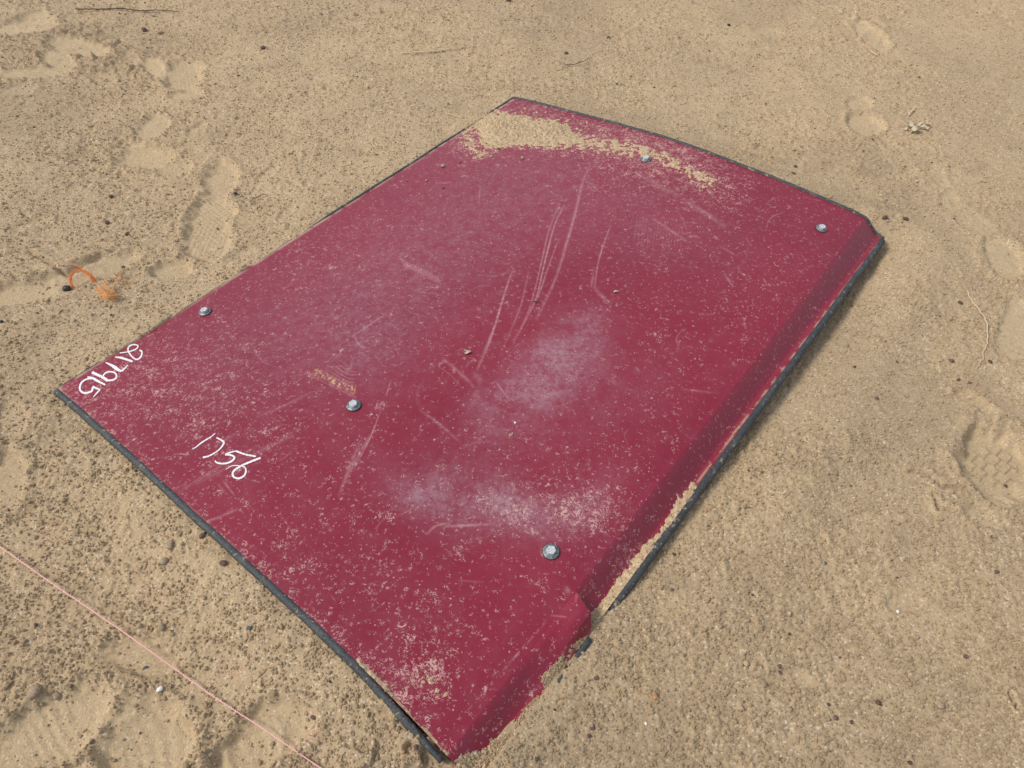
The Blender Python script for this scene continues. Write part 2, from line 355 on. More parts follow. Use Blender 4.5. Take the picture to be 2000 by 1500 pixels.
def panel_material():
    m = NT('red_paint')
    A = m.attr
    big = m.noise(2.2, 4, 0.6); mid = m.noise(22, 5, 0.7); fine = m.noise(420, 3, 0.7)
    red = m.mix(m.rng(big, 0.3, 0.7), (0.205, 0.0085, 0.027), (0.235, 0.011, 0.031))
    dusty = (0.270, 0.068, 0.098)
    f = m.math('ADD', m.rng(mid, 0.38, 0.72, 0.0, 0.17), m.rng(fine, 0.4, 0.75, 0, 0.17))
    c = m.mix(f, red, dusty)
    hz = m.math('MULTIPLY', A('haze'), m.math('MULTIPLY', m.rng(m.noise(75, 7, 0.82), 0.34, 0.66, 0.25, 1.35), m.rng(m.noise(430, 3, 0.8), .3, .7, .6, 1.3)), clamp=True)
    c = m.mix(m.math('MULTIPLY', hz, 0.47), c, (0.43, 0.33, 0.38))
    # dried-on curls of silt
    w = m.noise(62, 2.5, 0.6, 1.0); w2 = m.noise(120, 2, 0.6, 0.8)
    line = m.rng(m.math('ABSOLUTE', m.math('SUBTRACT', w, 0.5)), 0.040, 0.014)
    line2 = m.rng(m.math('ABSOLUTE', m.math('SUBTRACT', w2, 0.5)), 0.045, 0.015)
    mk = m.noise(26, 6, 0.8); mk2 = m.noise(90, 3, 0.7)
    thr = m.math('SUBTRACT', 0.655, m.math('MULTIPLY', A('flecks'), 0.18))
    fl1 = m.math('MULTIPLY', line, m.rng(m.math('SUBTRACT', mk, thr), 0.0, 0.05))
    fl2 = m.math('MULTIPLY', line2, m.rng(m.math('SUBTRACT', mk2, m.math('SUBTRACT', thr, 0.02)), 0.0, 0.05, 0, 0.75))
    dv = m.n.new('ShaderNodeTexVoronoi'); m.put(dv.inputs['Vector'], m.co); dv.inputs['Scale'].default_value = 100
    sc = m.n.new('ShaderNodeSeparateColor'); m.t.links.new(dv.outputs['Color'], sc.inputs[0])
    dots = m.math('MULTIPLY', m.rng(dv.outputs['Distance'], 0.22, 0.10), m.math('GREATER_THAN', sc.outputs[0], m.math('SUBTRACT', 0.965, m.math('MULTIPLY', A('flecks'), 0.10))))
    blot = m.math('MULTIPLY', m.rng(m.math('SUBTRACT', m.noise(80, 5, 0.78), m.math('SUBTRACT', 0.86, m.math('MULTIPLY', A('flecks'), 0.16))), 0, 0.03), 0.8)
    fl = m.math('MAXIMUM', m.math('MAXIMUM', fl1, fl2), m.math('MAXIMUM', m.math('MULTIPLY', dots, 0.8), blot))
    c = m.mix(m.math('MULTIPLY', fl, 0.74), c, (0.62, 0.39, 0.34))
    brk = m.rng(m.noise(500, 2, 0.6), 0.3, 0.6, 0.55, 1.0)
    c = m.mix(m.math('MULTIPLY', m.math('MULTIPLY', A('scratch'), brk), 1.0, clamp=True), c, (0.60, 0.36, 0.38))
    c = m.mix(m.math('MULTIPLY', A('primer'), m.rng(m.noise(330, 2), 0.4, 0.6)), c, (0.72, 0.50, 0.20))
    c = m.mix(m.math('MULTIPLY', A('edge_dust'), 0.75), c, (0.50, 0.38, 0.26))
    m.col(c)
    r = m.math('ADD', 0.36, m.math('MULTIPLY', fl, 0.4)); r = m.math('ADD', r, m.math('MULTIPLY', hz, 0.25)); r = m.math('ADD', r, m.rng(mid, .3, .7, 0, .1), clamp=True)
    m.set(Roughness=r, Specular_IOR_Level=0.42)
    m.bump(m.math('ADD', m.math('MULTIPLY', fl, 0.5), m.math('MULTIPLY', m.noise(300, 3, 0.7), 0.22)), 0.0007, 0.8)
    return m.m
M_red = panel_material()
M_under = simple('weathered_underside', (0.30, 0.05, 0.06), 0.7)

roof = bpy.data.objects.new('metal_sheet', None); COL.objects.link(roof); roof.location = BASE
tag(roof, 'large red painted metal roof panel with arched top lying on the sand', 'metal sheet')

def sheet(name, P, keep, X, Y, thick=0.0025, label=None):
    nr, nc = P.shape[:2]
    at_ = {k: v.ravel() for k, v in wear_attrs(X, Y, P).items()}
    V = P.reshape(-1, 3) - BASE; Q = grid_quads(nr, nc, keep)
    if keep is not None: V, Q, at_ = compact(V, Q, at_)
    me = np_mesh(name, V, Q[:, ::-1], True, at_)
    o = link(name, me, M_red, roof)
    if label: o['label'] = label
    return o
# main sheet with the unbroken length of side flange
uc = 0.5 * (UU[:-1, :-1] + UU[1:, 1:]); vc = 0.5 * (VV[:-1, :-1] + VV[1:, 1:])
vt = np.clip((vc - 1) / 2, 0, 1); tear_u = u_tear + (u_tip - u_tear) * vt - 0.012 * sm(0.0, .3, vt)
keep = ~((vc > 1.0) & (uc < tear_u))
sheet('painted_sheet', PS, keep, PX, PY)
# torn near end of the side flange: overlaps the rest and stands a little proud
nfu, nfv = 240, 72
fu = np.linspace(0, 1, nfu)[:, None] * np.ones((1, nfv)); fv = np.ones((nfu, 1)) * np.linspace(1, 3, nfv)[None, :]
tv = (fv - 1) / 2
umax = u_tear + (u_tip - u_tear) * tv + 0.002 * pn(tv * 4, tv * 0 + 2, 3) * np.minimum(1, tv * 6)
FUU = fu * umax
PF = surf(FUU, fv)
def flap_lift(P, tv, fu):
    zc = P[:, :1, 2]; zo = P[:, -1:, 2]; prof = zc - .001 - (zc - zo - .006) * sm(.30, 1.05, tv)
    return np.maximum(0, prof - P[..., 2]) * sm(.25, .97, fu) ** 1.5 + .003 * sm(0, .15, tv) * sm(0, .9, fu)
lift = flap_lift(PF, tv, fu)
PF[..., 2] += lift + 0.0016 * pn(PF[..., 0] * 18, PF[..., 1] * 18, 8) * sm(0, .2, tv) + 0.0004 * sm(0, .02, tv)
FX, FY = proj(PF.reshape(-1, 3)); FX = FX.reshape(fu.shape); FY = FY.reshape(fu.shape)
sheet('torn_flange', PF, None, FX, FY, label='torn length of side flange lifted at its crack and half buried in sand')
# the folded-down skirt that gives the sheet its thickness
def skirt(name, path, h=0.006):
    P = np.array(path); n = len(P); V = np.concatenate([P, P - [0, 0, h]]) - BASE
    i = np.arange(n - 1); Q = np.stack([i, i + 1, i + n + 1, i + n], -1)
    return link(name, np_mesh(name, V, Q, True, {}), M_under, roof)
skirt('tear_edge', PF[-1, :] - np.array([0, 0, .0004]), 0.0035)
skirt('sheet_edge', np.concatenate([PS[::8, 0], PS[-1, ::8]]) - np.array([0, 0, .0002]))
skirt('sheet_edge', PS[0, :NV0:4] - np.array([0, 0, .0002]), 0.004)

# ------------------------------------------------------------------ rubber edging
def rubber():
    m = NT('perished_black_rubber'); n = m.noise(70, 4, 0.7); n2 = m.noise(300, 3, 0.7)
    c = m.mix(m.rng(n2, 0.35, 0.65), (0.020, 0.024, 0.027), (0.060, 0.066, 0.070))
    c = m.mix(m.rng(m.noise(26, 4, .7), 0.45, 0.75, 0, 0.55), c, (0.115, 0.112, 0.10))
    c = m.mix(m.rng(n, 0.59, 0.66, 0, 0.8), c, (0.34, 0.27, 0.19))
    c = m.mix(m.rng(m.noise(190, 3, .7), 0.66, 0.72, 0, 0.85), c, (0.50, 0.45, 0.38))
    m.col(c); m.set(Roughness=0.62); m.bump(m.math('ADD', n, n2), 0.0016, 0.8); return m.m
M_rubber = rubber()
PROFILE = [(-.0045, .0030), (-.001, .0048), (.004, .0050), (.0085, .0025), (.0105, -.003), (.0100, -.010), (.0070, -.0155), (.001, -.0165), (-.004, -.013), (-.005, -.004)]
def trim(path, outward, label=None, scale=lambda t: 1.0, shift=lambda t: (0, 0), seed=0):
    P = np.array(path, float); n = len(P); V = []; k = len(PROFILE)
    for i in range(n):
        t = i / (n - 1); T = P[min(i + 1, n - 1)] - P[max(i - 1, 0)]; T /= np.linalg.norm(T)
        O = np.cross(T, (0, 0, 1.0)); O /= np.linalg.norm(O)
        if O @ outward < 0: O = -O
        s = scale(t) * (1 + 0.07 * float(pn(np.array(P[i, 0] * 22), np.array(P[i, 1] * 22), seed))); so, sz = shift(t)
        so += 0.0015 * float(pn(np.array(P[i, 0] * 9), np.array(P[i, 1] * 9), seed + 3))
        for (o, z) in PROFILE:
            V.append(P[i] + O * (o * s + so) + np.array([0, 0, z * s + sz]))
    Q = []
    for i in range(n - 1):
        for a in range(k):
            b = (a + 1) % k; Q.append((i * k + a, i * k + b, (i + 1) * k + b, (i + 1) * k + a))
    Q.append(tuple(range(k))[::-1]); Q.append(tuple(range((n - 1) * k, n * k)))
    mb = MB(); mb.add((V, Q)); me = bpy.data.meshes.new('rubber_trim')
    me.from_pydata([tuple(np.array(v) - BASE) for v in mb.V], [], mb.F); me.update()
    for p in me.polygons: p.use_smooth = True
    o = link('rubber_trim', me, M_rubber, roof)
    if label: o['label'] = label
    return o
AB = PS[::6, 0]; BC = np.concatenate([PS[-1, :NV0:5], PS[-1, NV0::3]]); CDp = PS[:, -1]; AD = PS[0, :NV0:3]
trim(AD, np.array([-.5, -.8, 0]), 'black rubber edging of the near side, dusty and hanging loose at one corner',
     shift=lambda t: (0.002 + 0.006 * float(sm(.80, .97, t)), -0.003 - 0.003 * float(sm(.78, .95, t))), scale=lambda t: .92 * (1 - .45 * float(sm(.95, 1, t))), seed=1)
trim(AB, np.array([-.8, .5, 0]), 'thin black edging mostly covered by sand', scale=lambda t: 0.66, shift=lambda t: (0.001, -0.0045 + .004 * float(sm(.44, .50, t) * sm(.88, .84, t) + sm(.91, .93, t))), seed=2)
trim(BC, np.array([.5, .8, 0]), 'black edging of the far side following the stepped corner', scale=lambda t: .92, shift=lambda t: (0.002, 0.0), seed=3)
k0 = int(np.argmin((PX[:, -1] - 1172) ** 2 + (PY[:, -1] - 1222) ** 2))
trim(CDp[k0::5][::-1], np.array([.8, -.5, 0]), 'black edging of the side flange ending in a torn tip', scale=lambda t: 1.05 * (1 - 0.75 * float(sm(.955, 1, t))),
     shift=lambda t: (0.002, 0.0 - 0.004 * float(sm(.95, 1, t))), seed=4)
trim(PF[6:-6:4, -1], np.array([.8, -.5, 0]), 'buried length of black edging showing in pieces through sand', scale=lambda t: 0.8, shift=lambda t: (0.003, -0.0030 + 0.003 * math.sin(t * 21)), seed=5)

# ------------------------------------------------------------------ bolts
def zinc():
    m = NT('zinc_plated_steel'); n = m.noise(420, 3, 0.6)
    m.col(m.mix(m.rng(n, 0.35, 0.7), (0.46, 0.48, 0.48), (0.82, 0.84, 0.84))); m.set(Metallic=0.35, Roughness=0.36); m.bump(n, 0.0004, 0.6); return m.m
M_zinc = zinc(); M_seal = simple('rubber_washer_face', (0.03, 0.03, 0.033), 0.7)
M_washer = (lambda m: (m.col(m.mix(m.rng(m.noise(260, 3, .6), .35, .7), (0.09, 0.10, 0.10), (0.30, 0.32, 0.32))), m.set(Metallic=0.45, Roughness=0.5), m.m)[-1])(NT('zinc_washer'))
def ring_lathe(prof, n=32, hexa=None):
    V, Fc = [], []
    for (r, z) in prof:
        for k in range(n):
            a = 2 * math.pi * k / n; V.append((r * math.cos(a), r * math.sin(a), z))
    for i in range(len(prof) - 1):
        for k in range(n):
            k2 = (k + 1) % n; Fc.append((i * n + k, i * n + k2, (i + 1) * n + k2, (i + 1) * n + k))
    Fc.append(tuple(range((len(prof) - 1) * n, len(prof) * n))); return V, Fc
def hex_head():
    V, Fc = [], []; R = 0.0098
    for (r, z) in ((R, 0.0030), (R, 0.0092), (R * .93, 0.0102), (R * .62, 0.0102), (R * .56, .0094)):
        for k in range(6):
            a = math.pi / 3 * k; V.append((r * math.cos(a), r * math.sin(a), z))
    for i in range(4):
        for k in range(6):
            k2 = (k + 1) % 6; Fc.append((i * 6 + k, i * 6 + k2, (i + 1) * 6 + k2, (i + 1) * 6 + k))
    Fc.append(tuple(range(24, 30))); return V, Fc
def mesh_of(name, VF, mat, smooth=False):
    me = bpy.data.meshes.new(name); me.from_pydata(VF[0], [], VF[1]); me.update()
    for p in me.polygons: p.use_smooth = smooth
    me.materials.append(mat); return me
me_hex = mesh_of('bolt', hex_head(), M_zinc)
me_wash = mesh_of('washer', ring_lathe([(.0160, 0.0016), (.0162, .0026), (.0155, .0034), (.0100, .0038), (.0098, .0046), (.0088, .0048), (.0040, .0048)], 40), M_washer, True)
me_seal = mesh_of('seal', ring_lathe([(.0170, -0.0004), (.0172, .0010), (.0166, .0017), (.0100, .0017)], 40), M_seal, True)
for (bx, by, rz) in [(1261, 312, .3), (1604, 447, .9), (401, 610, .2), (691, 793, .5), (1076, 1078, .1)]:
    P, n = on_panel(bx, by)
    b = bpy.data.objects.new('bolt', me_hex); COL.objects.link(b); b.parent = roof
    n = Vector(n) + Vector((random.uniform(-.05, .05), random.uniform(-.05, .05), 0)); n.normalize()
    b.location = Vector(P - BASE) + n * 0.0004; b.rotation_mode = 'QUATERNION'
    b.rotation_quaternion = n.to_track_quat('Z', 'Y') @ Vector((0, 0, 1)).rotation_difference(Vector((0, 0, 1))) @ Matrix.Rotation(rz, 3, 'Z').to_quaternion()
    for nm, me in (('washer', me_wash), ('seal', me_seal)):
        w = bpy.data.objects.new(nm, me); COL.objects.link(w); w.parent = b

# ------------------------------------------------------------------ hand-painted numbers
def paint_white():
    m = NT('white_paint_marker'); n = m.noise(300, 3, .6)
    m.col(m.mix(m.rng(m.noise(150, 4, .75), .39, .33), m.mix(m.rng(n, .3, .55), (0.66, 0.62, 0.62), (0.82, 0.81, 0.82)), (0.50, 0.22, 0.25))); m.set(Roughness=0.55); return m.m
M_white = paint_white()
def strokes(name, S, label):
    V, Fc = [], []
    for pts, w0, w1, w2 in S:
        path = smooth_path(pts, max(10, 6 * len(pts))) if len(pts) > 2 else [np.array(pts[0], float) * (1 - t) + np.array(pts[1], float) * t for t in np.linspace(0, 1, 8)]
        n = len(path); k = len(V)
        for i, p in enumerate(path):
            t = i / (n - 1); T = path[min(i + 1, n - 1)] - path[max(i - 1, 0)]; T /= np.linalg.norm(T) + 1e-9
            N = np.array([-T[1], T[0]]); w = (w0 * (1 - 2 * t) + w1 * 2 * t) if t < .5 else (w1 * (2 - 2 * t) + w2 * (2 * t - 1))
            w *= 0.43 * (1 + 0.2 * math.sin(i * 2.3 + pts[0][0]))
            for sg in (-1, 1):
                q = p + N * w * sg; P, nn = on_panel(q[0], q[1]); V.append(P + nn * 0.0006 - BASE)
        for i in range(n - 1): a = k + 2 * i; Fc.append((a, a + 1, a + 3, a + 2))
    me = bpy.data.meshes.new(name); me.from_pydata([tuple(v) for v in V], [], Fc); me.update()
    o = link(name, me, M_white, roof); o['label'] = label; return o
q = lambda L: [(80 + x * 0.14, 640 + y * 0.14) for x, y in L]
strokes('painted_number', [
    (q([(1100, 355), (1200, 342), (1290, 318), (1345, 285), (1350, 250), (1290, 238), (1235, 262), (1215, 310), (1240, 365), (1280, 415), (1335, 445), (1385, 420), (1408, 370), (1405, 330), (1375, 318)]), 2.2, 3.2, 3.4),
    (q([(1032, 412), (1130, 425), (1280, 475)]), 2, 5, 4.2),
    (q([(905, 488), (1000, 535), (1080, 590), (1125, 610)]), 2.2, 8, 4), (q([(1125, 610), (1170, 570), (1215, 520)]), 4, 3, 1.8),
    (q([(712, 625), (800, 665), (880, 705), (930, 742)]), 6, 6, 6.5), (q([(920, 740), (1010, 730), (1055, 690), (1040, 640), (985, 618), (920, 625), (880, 655), (862, 700)]), 4.0, 3.4, 3.2),
    (q([(650, 690), (720, 705), (800, 750), (900, 800)]), 3, 6, 3.4),
    (q([(715, 712), (640, 720), (575, 760), (545, 820), (550, 875), (600, 912), (670, 905), (715, 880), (722, 832)]), 3.2, 4.4, 4.2), (q([(722, 826), (825, 868)]), 5, 4, 3), (q([(825, 868), (780, 915), (732, 970)]), 3.2, 3, 1.6)],
    'hand painted white number 217915 along the left edge')
q = lambda L: [(340 + x * 0.1, 800 + y * 0.1) for x, y in L]
strokes('painted_number', [
    (q([(350, 778), (430, 735), (550, 640), (730, 530), (805, 462)]), 1.2, 3.2, 1.6),
    (q([(830, 550), (900, 585), (980, 635)]), 3, 3.4, 4.5), (q([(980, 635), (940, 720), (850, 810), (700, 900), (565, 940)]), 4.2, 2.4, 4),
    (q([(1600, 918), (1400, 880), (1205, 812)]), 3.6, 3.6, 4), (q([(1205, 812), (1100, 840), (1000, 885)]), 2.4, 3.2, 4.2), (q([(1000, 885), (1110, 890), (1180, 935), (1140, 1000), (1030, 1050), (900, 1055), (830, 1035), (800, 1000)]), 4, 4, 3.2),
    (q([(1690, 945), (1560, 995), (1400, 1060), (1290, 1115), (1190, 1180), (1145, 1250), (1170, 1320), (1270, 1345), (1370, 1290), (1405, 1200), (1380, 1130), (1300, 1105), (1200, 1095), (1110, 1110), (1015, 1168)]), 4.4, 4.2, 1.2)],
    'hand painted white figures 17 56 nearer the long edge')

# ------------------------------------------------------------------ sand lying on the panel
GRAINS = []
def drift(name, X, Y, P, mask, hgt, label, cat, mat=None, extra=None, rough=0.0016):
    """mask > 0 where sand lies (about 1 deep inside); hgt gives depth in metres"""
    x, y = P[..., 0], P[..., 1]
    lump = np.abs(pn(x * 70, y * 70, 41)) * 1.0 + np.abs(pn(x * 150, y * 150, 42)) * .8 + 0.5 * pn(x * 300, y * 300, 43)
    depth = hgt(mask) * (0.75 + .5 * lump)+ rough * (lump - .4) * sm(0, .5, mask)
    Z = P.copy(); Z[..., 2] += depth
    Z[..., 2] = P[..., 2] + np.clip(mask * .005, -.0012, .0005) + np.maximum(depth, 0) * sm(0, .35, mask)
    m = mask > -.2
    rr = np.random.default_rng(len(GRAINS) + 50).random(mask.shape)
    g_ = (mask > -.36) & (rr < np.clip(.10 + .16 * mask, .006, .075))
    GRAINS.append(Z[g_] + np.array([0, 0, .0003]))
    kp = m[:-1, :-1] | m[1:, :-1] | m[:-1, 1:] | m[1:, 1:]
    Q = grid_quads(P.shape[0], P.shape[1], kp)
    V, Q, _ = compact(Z.reshape(-1, 3), Q, {})
    loc = np.array([V[:, 0].mean(), V[:, 1].mean(), V[:, 2].min()])
    o = link(name, np_mesh(name, V - loc, Q[:, ::-1], True), mat or M_sand, None, loc)
    return tag(o, label, cat, kind='stuff')
def sub(u0, u1, v0, v1, d):
    """finer patch of the panel surface between two pixel-free parameter ranges"""
    a = surf(np.array([[u0, u0], [u1, u1]]), np.array([[v0, v1], [v0, v1]]))
    nu = max(8, int(np.linalg.norm(a[1, 0] - a[0, 0]) / d)); nv = max(8, int(np.linalg.norm(a[0, 1] - a[0, 0]) / d))
    U_, V_ = np.meshgrid(np.linspace(u0, u1, nu), np.linspace(v0, v1, nv), indexing='ij')
    P = surf(U_, V_); X, Y = proj(P.reshape(-1, 3)); return X.reshape(U_.shape), Y.reshape(U_.shape), P, V_, U_
def nz(P, f, s): return pn(P[..., 0] * f, P[..., 1] * f, s)
# the heap at the far left corner and the trail of splashes running from it
X, Y, P, V_, U_ = sub(.72, 1.0, 0.0, .80, .0026)
sdh = poly_sd(X, Y, [(966, 216), (1000, 219), (1040, 231), (1085, 233), (1118, 250), (1150, 274), (1130, 286), (1090, 288), (1040, 288), (1005, 285), (965, 292), (940, 285), (936, 262), (920, 245), (930, 225)])
tr, tt = line_d(X, Y, [(1120, 275), (1180, 283), (1240, 293), (1290, 305), (1330, 325), (1390, 357)])
tl, _ = line_d(X, Y, [(925, 240), (912, 262), (920, 285), (938, 300)])
tm, _ = line_d(X, Y, [(935, 222), (1005, 226), (1110, 240), (1190, 275)])
n = .55 * nz(P, 45, 51) + .45 * nz(P, 95, 52) + .3 * nz(P, 200, 53)
mask = np.maximum(sdh / 13 + 1.25 * n - .1, 0.98 * np.exp(-(tr / (23 - 7 * tt)) ** 2) + 1.1 * n - .84)
mask = np.maximum(mask, .85 * np.exp(-(tl / 17) ** 2) + 1.1 * n - .78)
mask = np.maximum(mask, .40 * np.exp(-(tm / 22) ** 2) + 1.0 * n - .74)
drift('sand_heap', X, Y, P, mask, lambda m: 0.0006 + 0.0075 * sm(.4, 3.0, m) + 0.001 * sm(0, .5, m), 'loose sand heaped on the far corner of the red panel and trailing off in splashes', 'sand')
# crumbs gathered at the near corner
X, Y, P, V_, U_ = sub(0.0, .20, .62, 1.0, .0024)
g = .60 * np.exp(-(((X - 835) / 60) ** 2 + ((Y - 1345) / 38) ** 2)) + .42 * np.exp(-(((X - 760) / 45) ** 2 + ((Y - 1320) / 25) ** 2)) + .3 * np.exp(-(((X - 860) / 50) ** 2 + ((Y - 1240) / 40) ** 2))
e, _ = line_d(X, Y, [(700, 1293), (745, 1340), (790, 1392), (870, 1474)])
n = .55 * nz(P, 50, 61) + .45 * nz(P, 110, 62) + .3 * nz(P, 220, 63)
mask = np.maximum(g * 1.2 + 1.1 * n - .98 - 1.5 * (g < .12), (.85 + 1.0 * n) * np.exp(-(e / 8) ** 2) - .42)
drift('sand_crumbs_on_panel', X, Y, P, mask, lambda m: 0.0005 + 0.002 * sm(0, .5, m), 'thin sand crusts dried on the near corner of the red panel', 'sand')
# sand banked over the flange
X, Y, P, V_, U_ = sub(0.12, .62, 1.25, 3.0, .0024)
b, _ = line_d(X, Y, [(1362, 938), (1330, 985), (1300, 1035), (1262, 1085), (1225, 1130), (1190, 1175), (1160, 1212)])
poly = [(1352, 942), (1322, 975), (1300, 1018), (1282, 1048), (1245, 1075), (1232, 1104), (1206, 1130), (1195, 1150), (1180, 1168), (1165, 1190), (1140, 1204), (1128, 1216), (1170, 1300), (1400, 1000)]
n = .55 * nz(P, 60, 71) + .45 * nz(P, 130, 72) + .2 * nz(P, 240, 73)
sdp = poly_sd(X, Y, poly)
mask = sdp / 7 + 1.2 * n * sm(1200, 1080, Y) + .35 * n + np.where(sdp > -26, 1, 0) * 0 - .0
mask = np.maximum(mask, 1.05 * n - .42 - np.maximum(0, -sdp) / 45)
mask = np.maximum(mask, np.exp(-(line_d(X, Y, [(1723, 466), (1590, 641), (1370, 931)])[0] / 3.2) ** 2) * .5 + n * .6 - .62)
drift('sand_on_flange', X, Y, P, mask, lambda m: 0.0006 + 0.0045 * sm(0, 2.5, m), 'smooth sand banked in the side flange against the black edging', 'sand', rough=.0005)
# sand over the torn length
nr, nc = 330, 120
fu2 = np.linspace(0, 1, nr)[:, None] * np.ones((1, nc)); fv2 = np.ones((nr, 1)) * np.linspace(1.0, 3, nc)[None, :]
tv2 = (fv2 - 1) / 2; um2 = (u_tear + (u_tip - u_tear) * tv2)
P = surf(fu2 * um2, fv2); P[..., 2] += flap_lift(P, tv2, fu2) + 0.0016 * nz(P, 18, 8) * sm(0, .2, tv2)
X, Y = proj(P.reshape(-1, 3)); X = X.reshape(fu2.shape); Y = Y.reshape(fu2.shape)
poly = [(1156, 1240), (1128, 1246), (1115, 1262), (1102, 1280), (1082, 1290), (1070, 1310), (1052, 1318), (1062, 1345), (1035, 1370), (1012, 1400), (1000, 1425), (965, 1440), (950, 1456), (920, 1466), (885, 1479), (880, 1600), (1200, 1500), (1200, 1250)]
n = .55 * nz(P, 55, 81) + .45 * nz(P, 120, 82) + .3 * nz(P, 240, 83)
sdp = poly_sd(X, Y, poly); hole = np.exp(-(line_d(X, Y, [(1128, 1274), (1108, 1305), (1080, 1335)])[0] / 9) ** 2) * 2.4
mask = sdp / 9 + 1.2 * n - .35 - hole * sm(-.6, .2, n + .1)
drift('sand_on_torn_flange', X, Y, P, mask, lambda m: 0.0006 + 0.006 * sm(0, 3, m), 'ragged sand spilling over the torn end of the side flange', 'sand')

# ------------------------------------------------------------------ the ground
outline = np.array([AB[0], AB[-1], PS[-1, NV0 - 1], PS[-1, -1], PS[0, -1], PS[0, NV0 - 1]])[:, :2]
def edge_info(x, y, A_, B_):
    e = B_ - A_; L = np.hypot(*e); e = e / L
    s = ((x - A_[0]) * e[0] + (y - A_[1]) * e[1]) / L
    d = np.hypot(x - (A_[0] + np.clip(s, 0, 1) * L * e[0]), y - (A_[1] + np.clip(s, 0, 1) * L * e[1]))
    return s, d
# pressed prints: cx, cy, rx, ry, angle(px space), depth, tread
PRINTS = [(272, 302, 56, 25, 6, .014, 1), (295, 246, 34, 22, -25, .008, 1), (338, 330, 34, 13, -8, .007, 1), (430, 352, 36, 34, -55, .010, 1), (412, 425, 52, 40, -65, .014, 2), (405, 468, 48, 36, -30, .012, 2),
          (357, 148, 38, 30, -10, .012, 2), (362, 184, 34, 10, -5, .010, 0), (255, 112, 20, 12, 40, .006, 0), (112, 112, 34, 16, 10, .010, 1), (62, 138, 70, 12, -4, .009, 1), (200, 155, 26, 12, 12, .008, 0), (40, 52, 62, 17, -8, .014, 0), (65, 35, 30, 14, -20, .008, 1),
          (70, 565, 110, 24, -12, .014, 3), (190, 528, 80, 24, -20, .014, 3), (335, 527, 44, 18, -12, .009, 0), (480, 495, 30, 12, -20, .004, 0),
          (150, 90, 60, 16, 10, .012, 0), (300, 130, 26, 18, 30, .010, 0), (225, 300, 20, 10, 70, .006, 0), (30, 175, 40, 12, -10, .007, 0), (385, 250, 22, 10, -30, .006, 0), (520, 340, 26, 8, -35, .004, 0),
          (60, 440, 40, 12, -15, .005, 0), (560, 410, 22, 9, -35, .004, 0), (1500, 60, 30, 9, 10, .004, 0), (640, 150, 40, 10, 5, .004, 0), (1760, 1180, 40, 20, -10, .004, 0), (1540, 1330, 50, 20, 0, .004, 0),
          (1690, 58, 28, 14, 35, .010, 1), (1715, 80, 26, 17, 30, .013, 1), (1678, 199, 25, 13, 5, .007, 1), (1690, 240, 34, 22, 10, .013, 1),
          (1832, 345, 26, 14, 50, .003, 0), (1855, 398, 22, 20, 60, .004, 0), (1900, 436, 50, 18, 30, .004, 0), (1958, 505, 46, 30, 32, .016, 0),
          (1948, 905, 78, 66, 40, .026, 4), (1912, 784, 48, 13, 28, .010, 5), (1925, 812, 22, 16, 20, .006, 0), (1990, 650, 40, 60, 10, .006, 3), (1920, 1010, 40, 20, 20, .005, 0),
          (275, 1285, 80, 40, 12, .008, 5), (100, 1425, 150, 62, -32, .018, 3), (290, 1450, 90, 90, -50, .020, 3), (530, 1440, 80, 62, -40, .017, 3), (480, 1478, 70, 50, -30, .014, 0), (15, 940, 40, 60, 20, .012, 0), (20, 820, 30, 40, 0, .006, 0)]
def treads(kind, lx, ly):
    if kind == 1: return .0016 * np.sin(lx * 700 + 3 * np.sin(ly * 80)) * .5
    if kind == 2: return .0022 * np.abs(np.sin(lx * 190 + ly * 120)) * np.abs(np.sin(ly * 210 - lx * 90))
    if kind == 3: return .0006 * np.sin(ly * 330 + 4 * np.sin(lx * 23) + 2 * np.sin(ly * 41)) * (.5 + .5 * np.sin(lx * 17 + ly * 29))
    if kind == 5: return .0013 * np.sin(ly * 420 + 2 * np.sin(lx * 25))
    return 0
